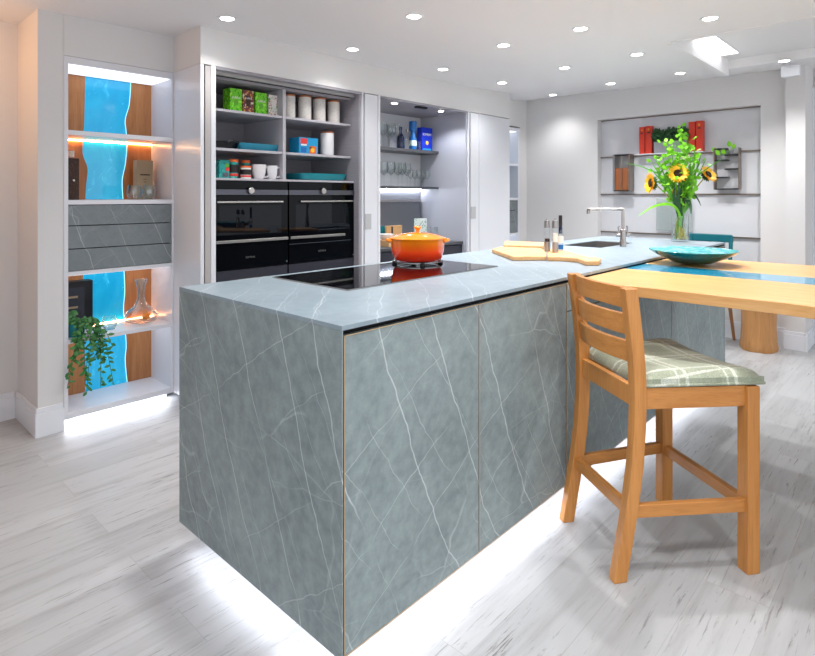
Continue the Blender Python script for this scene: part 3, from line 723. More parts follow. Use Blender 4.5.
for zz, ww in ((.15, .6), (.125, .25), (.108, .2)): B(-w_*ww, w_*ww, -.001, 0, zz, zz + (.008 if ww > .5 else .003)).build('print', 'card_dark', t)
def gtumbler(u, y, z, r, h, label, g):
    p = P(u, 150, y=y)
    tag(MB().lathe([(r*.72, 0), (r*.95, h*.25), (r, h*.5), (r*.8, h), (r*.76, h), (r*.94, h*.5), (r*.88, h*.3), (r*.6, .010), (.002, .009)], (p.x, y, z), 28).build('tumbler', 'thick_glass', smooth=True), label, 'glass', g)
gtumbler(134.2, 3.55, 1.248, .042, .088, 'round glass tumbler in front of the beige carton, the left one', 'tumblers on the left shelving')
gtumbler(149.2, 3.55, 1.248, .042, .088, 'round glass tumbler in front of the beige carton, the right one', 'tumblers on the left shelving')
gtumbler(109.5, 3.56, .486, .042, .075, 'low glass tumbler beside the decanter on the lower shelf', None)
t = thing('boxed_glasses', 'black box with a window showing glassware, at the left of the lower shelf', 'box', (1.07, 3.66, .486))
B(-.08, .105, 0, .07, 0, .285).build('box_body', 'black_iron', t, bevel=.001)
B(-.03, .06, -.0015, 0, .05, .25).build('window', 'oven_grey', t)
for zz in (.09, .13, .19): B(-.03, .025, -.003, -.0015, zz, zz + .012).build('print', 'card_brown', t)
# decanter: ring-bodied glass
dx = P(141, 300, y=3.60).x
t = thing('decanter', 'clear glass wine decanter with flared neck beside the trailing plant', 'decanter', (dx, 3.60, .486))
prof = [(.05, 0), (.085, .012), (.092, .035), (.080, .060), (.045, .085), (.024, .115), (.019, .14), (.022, .18), (.036, .225), (.034, .225), (.020, .18), (.016, .14), (.021, .115), (.042, .082), (.076, .058), (.087, .035), (.080, .016), (.046, .006), (.001, .006)]
prof = [(a_ * 1.05, b_ * 1.2) for a_, b_ in prof]
MB().lathe(prof, (0, 0, 0), 36).build('decanter_body', 'thick_glass', t, smooth=True)
MB().lathe([(.004, 0), (.018, .005), (.024, .02), (.018, .035), (.004, .04)], (.0, -.055, .05), 20, rot=Matrix.Rotation(R(90), 3, 'X')).build('glass_punt', 'decanter_orange', t, smooth=True)
# trailing plant
t = thing('trailing_plant', 'green trailing pot plant hanging over the lower shelf of the left shelving', 'plant', (1.045, 3.525, .486))
MB().lathe([(.04, 0), (.052, .07), (.047, .07), (.038, .01), (.002, .01)], (0, 0, 0), 24).build('plant_pot', 'teal_enamel', t, smooth=True)
st = MB(); lf = MB(); rnd = random.Random(3)
for i in range(26):
    a = rnd.uniform(-.6, 1.0) if i < 20 else rnd.uniform(2, 5)
    out = Vector((math.sin(a) * 1.0 + .35, -1, 0)).normalized() if i < 20 else Vector((math.cos(a), math.sin(a), 0))
    L = rnd.uniform(.10, .40) if i < 20 else rnd.uniform(.03, .08)
    reach = rnd.uniform(.09, .125); p0 = Vector((rnd.uniform(-.03, .03), rnd.uniform(-.03, .02), .065)); pts = [p0]
    sidev = Vector((rnd.uniform(-.10, .13), 0, 0)) if i < 20 else Vector((0, 0, 0))
    for k in range(1, 9):
        q = k / 8
        if i < 20:
            pts.append(p0 + out * reach * min(1, q * 2.4) + Vector((0, 0, .035 * math.sin(min(1, q * 2.4) * math.pi * .8) - max(0, q - .3) / .7 * L)) + sidev * q)
        else: pts.append(p0 + out * L * q * .8 + Vector((0, 0, L * q)))
    pts = [Vector((p.x, max(p.y, -.14) if p.z > -.03 else min(p.y, -.088), p.z)) for p in pts]
    st.tube(pts, .0015, 5)
    nl = int(7 + L * 38)
    for j in range(nl):
        q = (j + .6) / nl * 8; k = min(7, int(q)); p = pts[k].lerp(pts[k+1], q - k)
        az = rnd.uniform(0, 2*math.pi); d = Vector((math.cos(az), math.sin(az) * .6 - .3, rnd.uniform(-.8, .15)))
        if p.z < .02: d.y = -abs(d.y) * .6
        lf.leaf(p, d, (rnd.uniform(-.4, .4), -1, .6), rnd.uniform(.026, .040), rnd.uniform(.013, .020))
st.build('stems', 'leaf_dark', t, smooth=True); lf.build('foliage', 'leaf_green', t, smooth=True)

# ---------------------------------------------------------------- island
IX0, IX1, IY0, IY1 = .934, 4.47, 1.103, 2.011
t = thing('kitchen_island', 'long grey veined stone kitchen island with glowing recessed plinth', 'kitchen island', (IX0, IY0, 0))
# worktop with sink cutout
SX0, SX1, SY0, SY1 = 3.46, 3.98, 1.56, 1.84
wt = MB()
for (a, b, c_, d_) in ((IX0, SX0, IY0, IY1), (SX1, IX1, IY0, IY1), (SX0, SX1, IY0, SY0), (SX0, SX1, SY1, IY1)): wt.box(a, b, c_, d_, .928, .940)
part(wt, 'worktop', 'stone_top')
part(MB().prism([(IX0, IY0), (IX0 + .0035, IY0), (IX0 + .0035, IY0 + .024), (IX0 + .02, IY0 + .024), (IX0 + .02, IY1), (IX0, IY1)], 'z', .088, .9275), 'end_panel', 'stone')
part(B(IX0 + .0036, IX0 + .0075, IY0 + .004, IY0 + .022, .09, .927), 'edge_trim', 'gap_dark')
part(B(IX1 - .02, IX1, IY0 + .0, IY1, .088, .9275), 'end_panel', 'stone')
part(B(IX0 + .03, IX1 - .02, IY0 + .03, IY1 - .03, .09, .70), 'carcass', 'gap_dark')
part(B(IX0 + .03, 3.3, IY0 + .03, IY1 - .03, .70, .926), 'carcass', 'gap_dark')
part(B(IX0 + .02, IX1 - .02, IY1 - .02, IY1, .09, .926), 'back_panel', 'stone')
gx = [.9425, 1.525, 2.128, 3.372, IX1 - .022]
part(B(gx[0], gx[1] - .003, IY0 + .002, IY0 + .022, .095, .912), 'door', 'stone', bevel=.0012)
part(B(gx[1] + .001, gx[2] - .006, IY0 + .002, IY0 + .022, .095, .912), 'door', 'stone', bevel=.0012)
part(B(gx[2] + .004, gx[3] - .002, IY0 + .002, IY0 + .022, .800, .912), 'drawer', 'stone', bevel=.0012)
part(B(gx[2] + .004, gx[3] - .002, IY0 + .002, IY0 + .022, .095, .795), 'door', 'stone', bevel=.0012)
part(B(gx[3] + .002, gx[4], IY0 + .002, IY0 + .022, .095, .912), 'door', 'stone', bevel=.0012)
tr = MB()
for a, b in zip(gx, gx[1:]): tr.box(a, a + .0022, IY0 + .0008, IY0 + .003, .095, .912)
tr.box(gx[0], gx[4], IY0 + .0008, IY0 + .003, .9115, .9135)
tr.box(gx[0], gx[4], IY0 + .0008, IY0 + .003, .0925, .0945)
part(tr, 'edge_trim', 'edge_tan')
part(B(IX0 + .10, IX1 - .10, IY0 + .10, IY1 - .10, 0, .09), 'plinth', 'white_lacquer')
ls = MB(); ls.box(IX0 + .03, IX1 - .06, IY0 + .04, IY0 + .06, .082, .0895); ls.box(IX0 + .03, IX0 + .05, IY0 + .06, IY1 - .05, .082, .0895)
part(ls, 'led_strip', 'led_white')
# sink
t = thing('sink', 'stainless steel undermount sink in the stone worktop', 'sink', (3.72, 1.70, .75))
sk = MB(); a, b, c_, d_ = SX0 + .002, SX1 - .002, SY0 + .002, SY1 - .002
sk.box(a, b, c_, d_, .745, .750); sk.box(a, a+.004, c_, d_, .75, .938); sk.box(b-.004, b, c_, d_, .75, .938); sk.box(a+.004, b-.004, c_, c_+.004, .75, .938); sk.box(a+.004, b-.004, d_-.004, d_, .75, .938)
part(sk, 'basin', 'brushed_steel')
part(MB().lathe([(.04, 0), (.04, .003), (.02, .004)], (3.72, 1.7, .75), 24), 'drain', 'chrome', smooth=True)
# tap
tp = P(623, 246.8, z=.94); tx, ty = tp.x, tp.y
t = thing('kitchen_tap', 'steel two-lever kitchen tap with a long square spout over the sink', 'tap', (tx, ty, .9405))
k = 3.52 / F_
hgt = P(623, 208, x=tx).z - .94
MB().lathe([(.021, 0), (.021, .035), (.019, .04), (.019, .11), (.012, .115)], (0, 0, 0), 24).build('tap_base', 'steel', t, smooth=True)
sd = Vector((-Rx, -Ry, 0)); sp = P(587, 208.5, t=3.70) - Vector((tx, ty, .9405))
sp = Vector((sp.x, sp.y, hgt))
MB().tube([(0, 0, .11), (0, 0, hgt - .004)], .011, 4).build('riser', 'steel', t)
MB().tube([(0, 0, hgt - .008), tuple(sp + Vector((0, 0, -.008)))], .0095, 4).build('spout', 'steel', t)
MB().tube([tuple(sp + Vector((0, 0, -.008)) - sp.normalized()*.012), tuple(sp + Vector((0, 0, -.03)) - sp.normalized()*.012)], .011, 12).build('nozzle', 'steel', t)
for s_ in (-1, 1):
    q = Vector((Rx, Ry, 0)) * s_
    lv = MB().tube([tuple(q*.018 + Vector((0, 0, .075))), tuple(q*.045 + Vector((0, 0, .075)))], .012, 14).build('lever_body', 'steel', t, smooth=True)
    MB().tube([tuple(q*.028 + Vector((0, 0, .075))), tuple(q*.03 + Vector((0, 0, .125))), tuple(q*.024 + Vector((0, 0, .135)))], .006, 8).build('lever', 'steel', lv, smooth=True)
    # lower collar
# hob
t = thing('induction_hob', 'black glass induction hob set into the stone worktop', 'hob', (1.75, 1.72, .9402))
part(B(1.292, 2.205, 1.495, 1.950, .9402, .9455), 'glass_plate', 'hob_glass', bevel=.001)
fr = MB(); fr.box(1.2895, 2.2075, 1.4925, 1.495, .9402, .9448); fr.box(1.2895, 2.2075, 1.95, 1.9525, .9402, .9448); fr.box(1.2895, 1.292, 1.495, 1.95, .9402, .9448); fr.box(2.205, 2.2075, 1.495, 1.95, .9402, .9448)
part(fr, 'frame', 'steel')
# casserole on a trivet
pc = Vector((2.030, 1.835, 0))
t = thing('trivet', 'low steel trivet with black feet under the orange casserole', 'trivet', (pc.x, pc.y, .9460))
MB().lathe([(.118, .008), (.118, .013), (.108, .013), (.108, .008)], (0, 0, 0), 36, closed=True).build('ring', 'steel', t, smooth=True)
for i in range(4):
    a = R(45 + 8) + i * math.pi / 2 - .75 + YAW
    MB().lathe([(.012, 0), (.012, .012), (.009, .0135)], (.112*math.cos(a), .112*math.sin(a), 0), 14).build('foot', 'black_rubber', t, smooth=True)
t = thing('casserole', 'orange enamelled cast iron casserole with lid on the hob', 'casserole', (pc.x, pc.y, .9595))
MB().lathe([(.095, 0), (.110, .004), (.118, .015), (.126, .05), (.131, .098), (.134, .104), (.128, .104), (.121, .05), (.112, .012), (.05, .008)], (0, 0, 0), 48).build('pot_body', 'flame_enamel', t, smooth=True)
ld = MB().lathe([(.136, .1045), (.137, .109), (.130, .112), (.104, .121), (.068, .130), (.03, .1345), (.004, .135)], (0, 0, 0), 48).build('lid', 'flame_lid', t, smooth=True)
MB().lathe([(.010, .134), (.008, .142), (.011, .150), (.018, .156), (.018, .161), (.013, .165), (.003, .166)], (0, 0, 0), 24).build('knob', 'flame_lid', ld, smooth=True)
for s_ in (-1, 1):
    q = Vector((Rx, Ry, 0)) * s_; f_ = Vector((Fx, Fy, 0))
    MB().tube([tuple(q*.122 - f_*.04 + Vector((0, 0, .094))), tuple(q*.140 - f_*.03 + Vector((0, 0, .097))), tuple(q*.147 + Vector((0, 0, .098))), tuple(q*.140 + f_*.03 + Vector((0, 0, .097))), tuple(q*.122 + f_*.04 + Vector((0, 0, .094)))], .0085, 10).build('handle', 'flame_lid', t, smooth=True)

# chopping boards
def board(pxs, z0, th, label, g=None):
    poly = [P(u, v, z=z0 + th) for u, v in pxs]; c_ = sum(poly, Vector()) / len(poly)
    t = MB().prism([(p.x - c_.x, p.y - c_.y) for p in poly], 'z', 0, th).build('chopping_board', 'board_wood', bevel=.004)
    t.location = (c_.x, c_.y, z0); return tag(t, label, 'chopping board', 'wooden chopping boards on the island')
board([(492, 249), (500, 246.6), (541, 248.2), (546, 251), (546.5, 256.2), (513, 256.4)], .9405, .022, 'rectangular wooden chopping board lying at the left, nearest the casserole')
board([(547.5, 256.8), (560, 256.8), (577, 258), (586, 261), (599, 261), (601, 258.5), (596, 256.8), (590, 257), (584, 255.6), (566, 250.5), (547, 248.3)], .9405, .022, 'paddle-shaped wooden chopping board with a handle, under the grinders')
board([(503.5, 244.8), (505, 240.7), (545, 242.3), (543, 246)], .9405, .024, 'short wooden board lying behind the other chopping boards')
# grinders and bottle
def grinder(u, v, label, fill):
    p = P(u, v, z=.963); k = p.x * Fx + p.y * Fy; h = (v - 219.5) / F_ * k
    t = thing('grinder', label, 'grinder', (p.x, p.y, .963), 0, 'steel and acrylic grinders'); r = .0165
    MB().lathe([(r, 0), (r, h*.30)], (0, 0, 0), 20).build('base', 'brushed_steel', t, smooth=True)
    MB().lathe([(r*.93, h*.30), (r*.93, h*.74)], (0, 0, 0), 20).build('tube', 'glass', t, smooth=True)
    MB().lathe([(r*.8, h*.31), (r*.8, h*(.40 if fill == 'seed_brown' else .58))], (0, 0, 0), 20).build('filling', fill, t, smooth=True)
    MB().lathe([(r, h*.74), (r, h*.97), (r*.4, h*.975), (r*.3, h*1.03)], (0, 0, 0), 20).build('cap', 'brushed_steel', t, smooth=True)
grinder(547.3, 251.3, 'tall steel pepper grinder, left one on the chopping board', 'seed_brown')
grinder(555.3, 252.2, 'tall steel salt grinder with white filling, beside the oil bottle', 'white_print')
p = P(560.5, 250.3, z=.963); k = p.x * Fx + p.y * Fy; h = (250.3 - 215.5) / F_ * k
t = thing('oil_bottle', 'small bottle with dark cap and blue label behind the grinders', 'bottle', (p.x, p.y, .963))
MB().lathe([(.014, 0), (.0155, .005), (.0155, h*.45), (.007, h*.66), (.007, h*.8)], (0, 0, 0), 20).build('bottle_body', 'thick_glass', t, smooth=True)
MB().lathe([(.0158, h*.03), (.0158, h*.16)], (0, 0, 0), 20).build('label', 'blue_print', t, smooth=True)
MB().lathe([(.0158, h*.22), (.0158, h*.40)], (0, 0, 0), 20).build('label', 'white_print', t, smooth=True)
MB().lathe([(.0095, h*.48), (.0105, h*.66), (.008, h*.70)], (0, 0, 0), 20).build('collar', 'navy_bottle', t, smooth=True)
MB().lathe([(.010, h*.7), (.010, h), (.008, h*1.01)], (0, 0, 0), 20).build('cap', 'dark_print', t, smooth=True)

# ---------------------------------------------------------------- river table
TX0, TX1, TY1, TY0, TZ1, TZ0 = 2.185, 3.45, 1.1005, -1.0, .922, .882
t = thing('river_table', 'long pale wood table with a blue resin river, joined to the island', 'table', (2.8, 1.1, TZ0))
def edge(base, amp, ph, y): return base + amp * (math.sin(y * 2.1 + ph) + .5 * math.sin(y * 5.3 + ph * 2) + .25 * math.sin(y * 11 + ph))
ys = [TY1 + (TY0 - TY1) * i / 60 for i in range(61)]
e0 = [(edge(TX0, .006, 1, y) - (.02 if y < .38 else 0) * min(1, (.38 - y) * 8), y) for y in ys]; r0 = [(edge(2.70, .012, 2, y), y) for y in ys]; r1 = [(edge(2.955, .012, 4, y), y) for y in ys]; e1 = [(edge(TX1, .006, 3, y), y) for y in ys]
part(MB().prism(e0 + list(reversed(r0)), 'z', TZ0, TZ1), 'wood_slab', 'table_wood', bevel=.002)
part(MB().prism(r1 + list(reversed(e1)), 'z', TZ0, TZ1), 'wood_slab', 'table_wood', bevel=.002)
part(MB().prism(r0 + list(reversed(r1)), 'z', TZ0 + .001, TZ1 - .0005), 'resin_river', 'resin_table')
for xx in (2.35, 3.2): part(B(xx, xx + .08, -.85, -.77, 0, TZ0), 'leg', 'black_iron')
# bowl
t = thing('mosaic_bowl', 'wide shallow teal mosaic glass bowl on the wooden table', 'bowl', (3.10, .912, .9225))
MB().lathe([(.045, 0), (.09, .010), (.145, .034), (.186, .055), (.207, .071), (.204, .073)], (0, 0, 0), 56).build('outer_shell', 'mosaic_out', t, smooth=True)
MB().lathe([(.2038, .0733), (.182, .0580), (.142, .036), (.088, .014), (.04, .006), (.002, .0055)], (0, 0, 0), 56).build('inner_shell', 'mosaic', t, smooth=True)

# ---------------------------------------------------------------- bar stool
f2 = Vector((.817, -.577)); s2 = Vector((.577, .817)); o2 = Vector((1.9435, .9185))
ang = math.atan2(f2.y, f2.x)
t = thing('bar_stool', 'light oak bar stool with slatted back and green plaid seat', 'bar stool', (o2.x, o2.y, 0), ang)
# local: +x forward, +y = left (far side); near side is -y
def leg_sweep(path, wx, wy):
    rings = []
    for (x, y, z) in path: rings.append([(x-wx/2, y-wy/2, z), (x+wx/2, y-wy/2, z), (x+wx/2, y+wy/2, z), (x-wx/2, y+wy/2, z)])
    return MB().sweep(rings)
def backpost(s_):
    pts = []
    for z, off in ((0, 0), (.12, .022), (.25, .045), (.38, .062), (.50, .070), (.60, .072), (.70, .068), (.80, .058), (.90, .045), (.965, .036)):
        pts.append((off, s_ * (.177 + .006 * z), z))
    return leg_sweep(pts, .046, .036)
for s_ in (-1, 1): backpost(s_).build('leg', 'oak', t, bevel=.003)
for s_ in (-1, 1): leg_sweep([(.463, s_*.222, 0), (.463, s_*.222, .63)], .048, .048).build('leg', 'oak', t, bevel=.003)
for s_ in (-1, 1):
    MB().hexa([(.07, s_*.178-.011, .562), (.445, s_*.222-.011, .562), (.445, s_*.222+.011, .562), (.07, s_*.178+.011, .562),
               (.07, s_*.178-.011, .632), (.445, s_*.222-.011, .632), (.445, s_*.222+.011, .632), (.07, s_*.178+.011, .632)]).build('seat_rail', 'oak_flat', t, bevel=.002)
    MB().hexa([(.045, s_*.18-.011, .205), (.445, s_*.222-.011, .205), (.445, s_*.222+.011, .205), (.045, s_*.18+.011, .205),
               (.045, s_*.18-.011, .248), (.445, s_*.222-.011, .248), (.445, s_*.222+.011, .248), (.045, s_*.18+.011, .248)]).build('stretcher', 'oak_flat', t, bevel=.003)
B(.450, .472, -.2, .2, .565, .632).build('seat_rail', 'oak_cross', t, bevel=.002)
B(.060, .084, -.17, .17, .565, .632).build('seat_rail', 'oak', t, bevel=.002)
B(.452, .476, -.2, .2, .20, .242).build('stretcher', 'oak_cross', t, bevel=.003)
B(.032, .054, -.165, .165, .205, .248).build('stretcher', 'oak_cross', t, bevel=.003)
def slat(z0, z1, x0):
    rings = []; N = 14
    for i in range(N + 1):
        y = -.168 + .336 * i / N; k = 1 - (2 * i / N - 1) ** 2; x = x0 - .038 * k; lift = .006 * k
        rings.append([(x - .010, y, z0 + lift), (x + .010, y, z0 + lift), (x + .010 - .006, y, z1 + lift*.4), (x - .010 - .006, y, z1 + lift*.4)])
    return MB().sweep(rings)
for z0, z1, x0 in ((.894, .966, .048), (.803, .874, .058), (.712, .783, .066)): slat(z0, z1, x0).build('back_slat', 'oak_cross', t, bevel=.002)
# cushion, saddle shaped
NX, NY = 22, 22; cu = MB(); top = []; bot = []
def sup(v, p): return (1 - abs(v) ** p)
for i in range(NX + 1):
    rt, rb = [], []
    for j in range(NY + 1):
        a = -1 + 2 * i / NX; b = -1 + 2 * j / NY
        hw = .19 + .052 * (a + 1) / 2
        x = .298 + .209 * a; y = hw * b
        sad = .024 * b * b - .018
        edge_ = (max(0, sup(a, 7)) * max(0, sup(b, 7))) ** .5
        rt.append(cu.b.verts.new((x, y, .640 + sad * .9 + .016 + .034 * edge_))); rb.append(cu.b.verts.new((x, y, .634)))
    top.append(rt); bot.append(rb)
for i in range(NX):
    for j in range(NY):
        cu.b.faces.new((top[i][j], top[i+1][j], top[i+1][j+1], top[i][j+1])); cu.b.faces.new((bot[i][j], bot[i][j+1], bot[i+1][j+1], bot[i+1][j]))
for i in range(NX):
    cu.b.faces.new((top[i][0], bot[i][0], bot[i+1][0], top[i+1][0])); cu.b.faces.new((top[i][NY], top[i+1][NY], bot[i+1][NY], bot[i][NY]))
for j in range(NY):
    cu.b.faces.new((top[0][j], top[0][j+1], bot[0][j+1], bot[0][j])); cu.b.faces.new((top[NX][j], bot[NX][j], bot[NX][j+1], top[NX][j+1]))
cush = cu.build('seat', 'plaid', t, smooth=True)
pp = [(.089, -.19, .640), (.507, -.243, .640), (.507, .243, .640), (.089, .19, .640)]
MB().tube(pp[:2], .005, 8).tube(pp[1:3], .005, 8).tube(pp[2:], .005, 8).build('piping', 'plaid', cush, smooth=True)

# ---------------------------------------------------------------- vase of sunflowers
vp = Vector((4.33, 1.36, .9405)); VT = vp.x * Fx + vp.y * Fy
def Q(u, v, d=0): return P(u, v, t=VT + d)
t = thing('flower_vase', 'clear glass cylinder vase at the far end of the island', 'vase', tuple(vp))
r = 8.3 / F_ * VT; hv_ = .185
MB().lathe([(r, 0), (r, hv_), (r*.95, hv_), (r*.95, .012), (.002, .012)], (0, 0, 0), 36).build('vase_body', 'glass', t, smooth=True)
MB().lathe([(r*.94, .013), (r*.94, .12)], (0, 0, 0), 36).build('water', 'thick_glass', t, smooth=True)
uc = CX + F_ * ((vp.x * Rx + vp.y * Ry) / VT)
neck = Vector((vp.x, vp.y, vp.z + hv_ + .02))
rnd = random.Random(11)
def stem_pts(end, spread=.03, n_=10):
    a = rnd.uniform(0, 6.28); b0 = Vector((vp.x + math.cos(a)*.042, vp.y + math.sin(a)*.042, vp.z + .02)); nk = neck + Vector((-math.cos(a), -math.sin(a), 0)) * spread * rnd.uniform(.1, .6)
    pts = []
    for i in range(n_ + 1):
        q = i / n_; pts.append(b0 * (1-q)**2 + (nk * 2 - (b0 + end) / 2) * 2 * q * (1-q) + end * q * q)
    return pts
def facing(c, direction, pts):
    rot = Vector((0, 0, 1)).rotation_difference(Vector(direction).normalized()).to_matrix()
    return rot
def sunflower(u, v, d, face, rad, label):
    c_ = Q(u, v, d); fd = Vector(face).normalized(); t = thing('sunflower', label, 'sunflower', tuple(vp), 0, 'sunflowers in the glass vase')
    pts = stem_pts(c_ - fd * .02); MB().tube(pts, .0045, 7).build('stem', 'stem_olive', t, smooth=True, world=True)
    rot = facing(c_, fd, None); b = MB()
    for ring, (n_, L, w_, el) in enumerate(((18, rad, rad*.36, .1), (16, rad*.85, rad*.34, .35))):
        for i in range(n_):
            a = 2*math.pi*(i + ring*.5)/n_ + rnd.uniform(-.07, .07)
            dr = rot @ Vector((math.cos(a), math.sin(a), el + rnd.uniform(-.12, .12))); p = c_ + rot @ Vector((math.cos(a)*rad*.32, math.sin(a)*rad*.32, .002*ring))
            b.leaf(p, dr, rot @ Vector((0, 0, 1)), L * .72, w_, -.1)
    b.build('petals', 'petal_yellow', t, smooth=True, world=True)
    MB().lathe([(rad*.42, -.004), (rad*.43, .004), (rad*.3, .012), (.003, .010)], c_, 24, rot=rot).build('flower_centre', 'seed_brown', t, smooth=True, world=True)
    g_ = MB()
    for i in range(14):
        a = 2*math.pi*i/14; dr = rot @ Vector((math.cos(a), math.sin(a), -.35)); g_.leaf(c_ - fd*.012 + rot @ Vector((math.cos(a)*rad*.2, math.sin(a)*rad*.2, 0)), dr, rot @ Vector((0, 0, 1)), rad*.55, rad*.28, .1)
    g_.build('sepals', 'leaf_dark', t, smooth=True, world=True)
tocam = Vector((-vp.x, -vp.y, 0)).normalized(); rt = Vector((-tocam.y, tocam.x, 0))
sunflower(678, 173.5, -.04, tocam + Vector((0, 0, .35)) + rt*.1, .072, 'sunflower facing the room, in the middle of the vase bouquet')
sunflower(651.0, 183, 0, -rt + tocam*.45 + Vector((0, 0, .05)), .078, 'sunflower turned to the left side of the bouquet')
sunflower(708, 174.5, .02, rt*.8 + tocam*.6 + Vector((0, 0, .6)), .070, 'sunflower turned to the right side of the bouquet')
def sprig(u, v, d, label, n_=40, sz=.036, group='leafy sprigs in the vase'):
    t = thing('leafy_sprig', label, 'foliage', tuple(vp), 0, group); end = Q(u, v, d); pts = stem_pts(end)
    MB().tube(pts, .0022, 6).build('stem', 'blade_green', t, smooth=True, world=True); b = MB()
    for i in range(n_):
        q = .62 + .38 * (i + 1) / n_; j = min(9, int(q * 10)); p = pts[j].lerp(pts[j+1], q*10 - j)
        dr = Vector((rnd.uniform(-1, 1), rnd.uniform(-1, 1), rnd.uniform(-.3, .9))).normalized()
        tw = p + dr * rnd.uniform(.01, .06); b.leaf(tw, dr, tocam + Vector((rnd.uniform(-.8,.8), rnd.uniform(-.8,.8), rnd.uniform(-.5, 1))), sz, sz * .8, .1)
        b.tube([p, tw], .0009, 4)
    b.build('leaves', 'leaf_bright', t, smooth=True, world=True)
for u, v, d, lb in ((672, 150, .03, 'bright green round-leaved sprig at the upper left of the bouquet'), (681, 130, 0, 'tallest bright green round-leaved sprig in the bouquet'), (688, 134, -.02, 'bright green sprig just right of the tallest one'), (666, 146, .02, 'bright green sprig leaning towards the red boxes on the left'), (692, 150, .03, 'bright green sprig above the right of the middle sunflower'), (656, 161, 0, 'bluish green sprig low on the left of the bouquet'), (700, 163, .03, 'green sprig behind the right sunflower'), (676, 142, -.03, 'bright green sprig filling the left centre of the bouquet'), (685, 146, .04, 'bright green sprig filling the centre behind the middle sunflower'), (693, 158, -.03, 'bright green sprig just above the right of the middle sunflower'), (663, 157, .03, 'bright green sprig between the left and middle sunflowers')):
    sprig(u, v, d, lb)
def blade(px, d0, wmax, label, m='blade_green'):
    t = thing('leaf_blade', label, 'leaf', tuple(vp), 0, 'long leaf blades in the vase')
    ctrl = [vp + Vector((rnd.uniform(-.025, .025), rnd.uniform(-.025, .025), .03)), neck + Vector((rnd.uniform(-.015, .015), rnd.uniform(-.015, .015), -.03))] + [Q(u, v, d0 * (i + 1) / len(px)) for i, (u, v) in enumerate(px)]
    pts = []
    for i in range(len(ctrl) - 1):
        p0, p1, p2, p3 = ctrl[max(i-1, 0)], ctrl[i], ctrl[i+1], ctrl[min(i+2, len(ctrl)-1)]
        for k in range(6):
            q = k / 6; pts.append(.5 * ((2*p1) + (p2-p0)*q + (2*p0-5*p1+4*p2-p3)*q*q + (-p0+3*p1-3*p2+p3)*q*q*q))
    pts.append(ctrl[-1]); N = len(pts)
    rr = [wmax * 1.25 * min(1, .35 + 1.2 * i / N) * min(1, (N - i) / N * 2.4 + .02) for i in range(N)]
    MB().tube(pts, rr, 6, flat=.16, up=tuple(tocam + Vector((0, 0, .3)))).build('blade', m, t, smooth=True, world=True)
BL = [([(672, 205), (655, 206), (638, 216)], -.1, .010, 'long arching leaf blade curving down at the left of the bouquet', 'leaf_bright'),
      ([(668, 190), (650, 168)], 0, .008, 'leaf blade rising left above the left sunflower'), ([(672, 195), (660, 175), (652, 163)], .05, .009, 'leaf blade between the left and middle sunflowers'),
      ([(685, 190), (694, 165), (694, 146)], 0, .010, 'upright leaf blade right of the middle sunflower', 'leaf_bright'), ([(687, 190), (697, 168), (701, 153)], .04, .008, 'slim blade leaning right, next to the upright one'),
      ([(688, 192), (700, 172), (706, 158)], .06, .007, 'slim outer blade leaning right behind the right sunflower'), ([(684, 195), (690, 180), (690, 160)], -.05, .013, 'broad lily bud blade rising right of the middle sunflower'),
      ([(688, 200), (694, 190), (697, 180)], -.08, .012, 'broad pale blade right of the stems', 'leaf_bright'), ([(684, 198), (690, 205), (691, 214)], -.08, .016, 'broad dark leaf drooping right of the vase neck', 'leaf_dark'),
      ([(690, 193), (697, 198), (701, 206)], -.05, .008, 'narrow dark leaf drooping to the lower right', 'leaf_dark'), ([(676, 195), (673, 180), (670, 160)], .06, .010, 'green blade rising behind the middle sunflower'),
      ([(679, 200), (681, 192), (682, 180)], -.08, .012, 'dark green blade directly below the middle sunflower', 'leaf_dark'), ([(673, 200), (668, 190), (664, 178)], -.04, .011, 'green blade just left of the stems'),
      ([(676, 205), (674, 195), (675, 184)], -.07, .012, 'second dark blade below the middle sunflower', 'leaf_dark'), ([(690, 185), (708, 168), (724, 158)], 0, .005, 'thin pale blade reaching right towards the hanging rack'),
      ([(683, 195), (684, 182), (684, 168)], .03, .013, 'green blade just right of the middle sunflower stem'), ([(671, 195), (663, 184), (657, 172)], .02, .011, 'green blade below the gap between left and middle sunflowers'),
      ([(686, 196), (692, 186), (697, 168)], .02, .012, 'green blade below the right sunflower'), ([(679, 205), (678, 195), (679, 183)], -.1, .014, 'broad dark leaf in the centre of the bouquet below the middle sunflower', 'leaf_dark'),
      ([(675, 200), (668, 186), (661, 165)], .0, .010, 'mid green blade reaching up towards the planter on the left'), ([(688, 205), (689, 195), (688, 182)], -.05, .013, 'broad mid green blade low on the right of the bouquet'),
      ([(668, 182), (645, 168), (625, 163)], 0, .005, 'thin pale blade reaching left towards the glazed wall box')]
for e in BL: blade(*e)
for i, u in enumerate((672, 674, 676, 678, 680, 682, 684, 686, 688)):
    t = tag(MB().tube(stem_pts(Q(u, 190 + (i % 2) * 6, -.02)), .0068, 7).build('bare_stem', 'stem_olive', smooth=True), 'bare olive flower stem standing in the vase water', 'stem', 'bare stems in the vase')  # plain bare flower stems, each modelled loose without a bloom

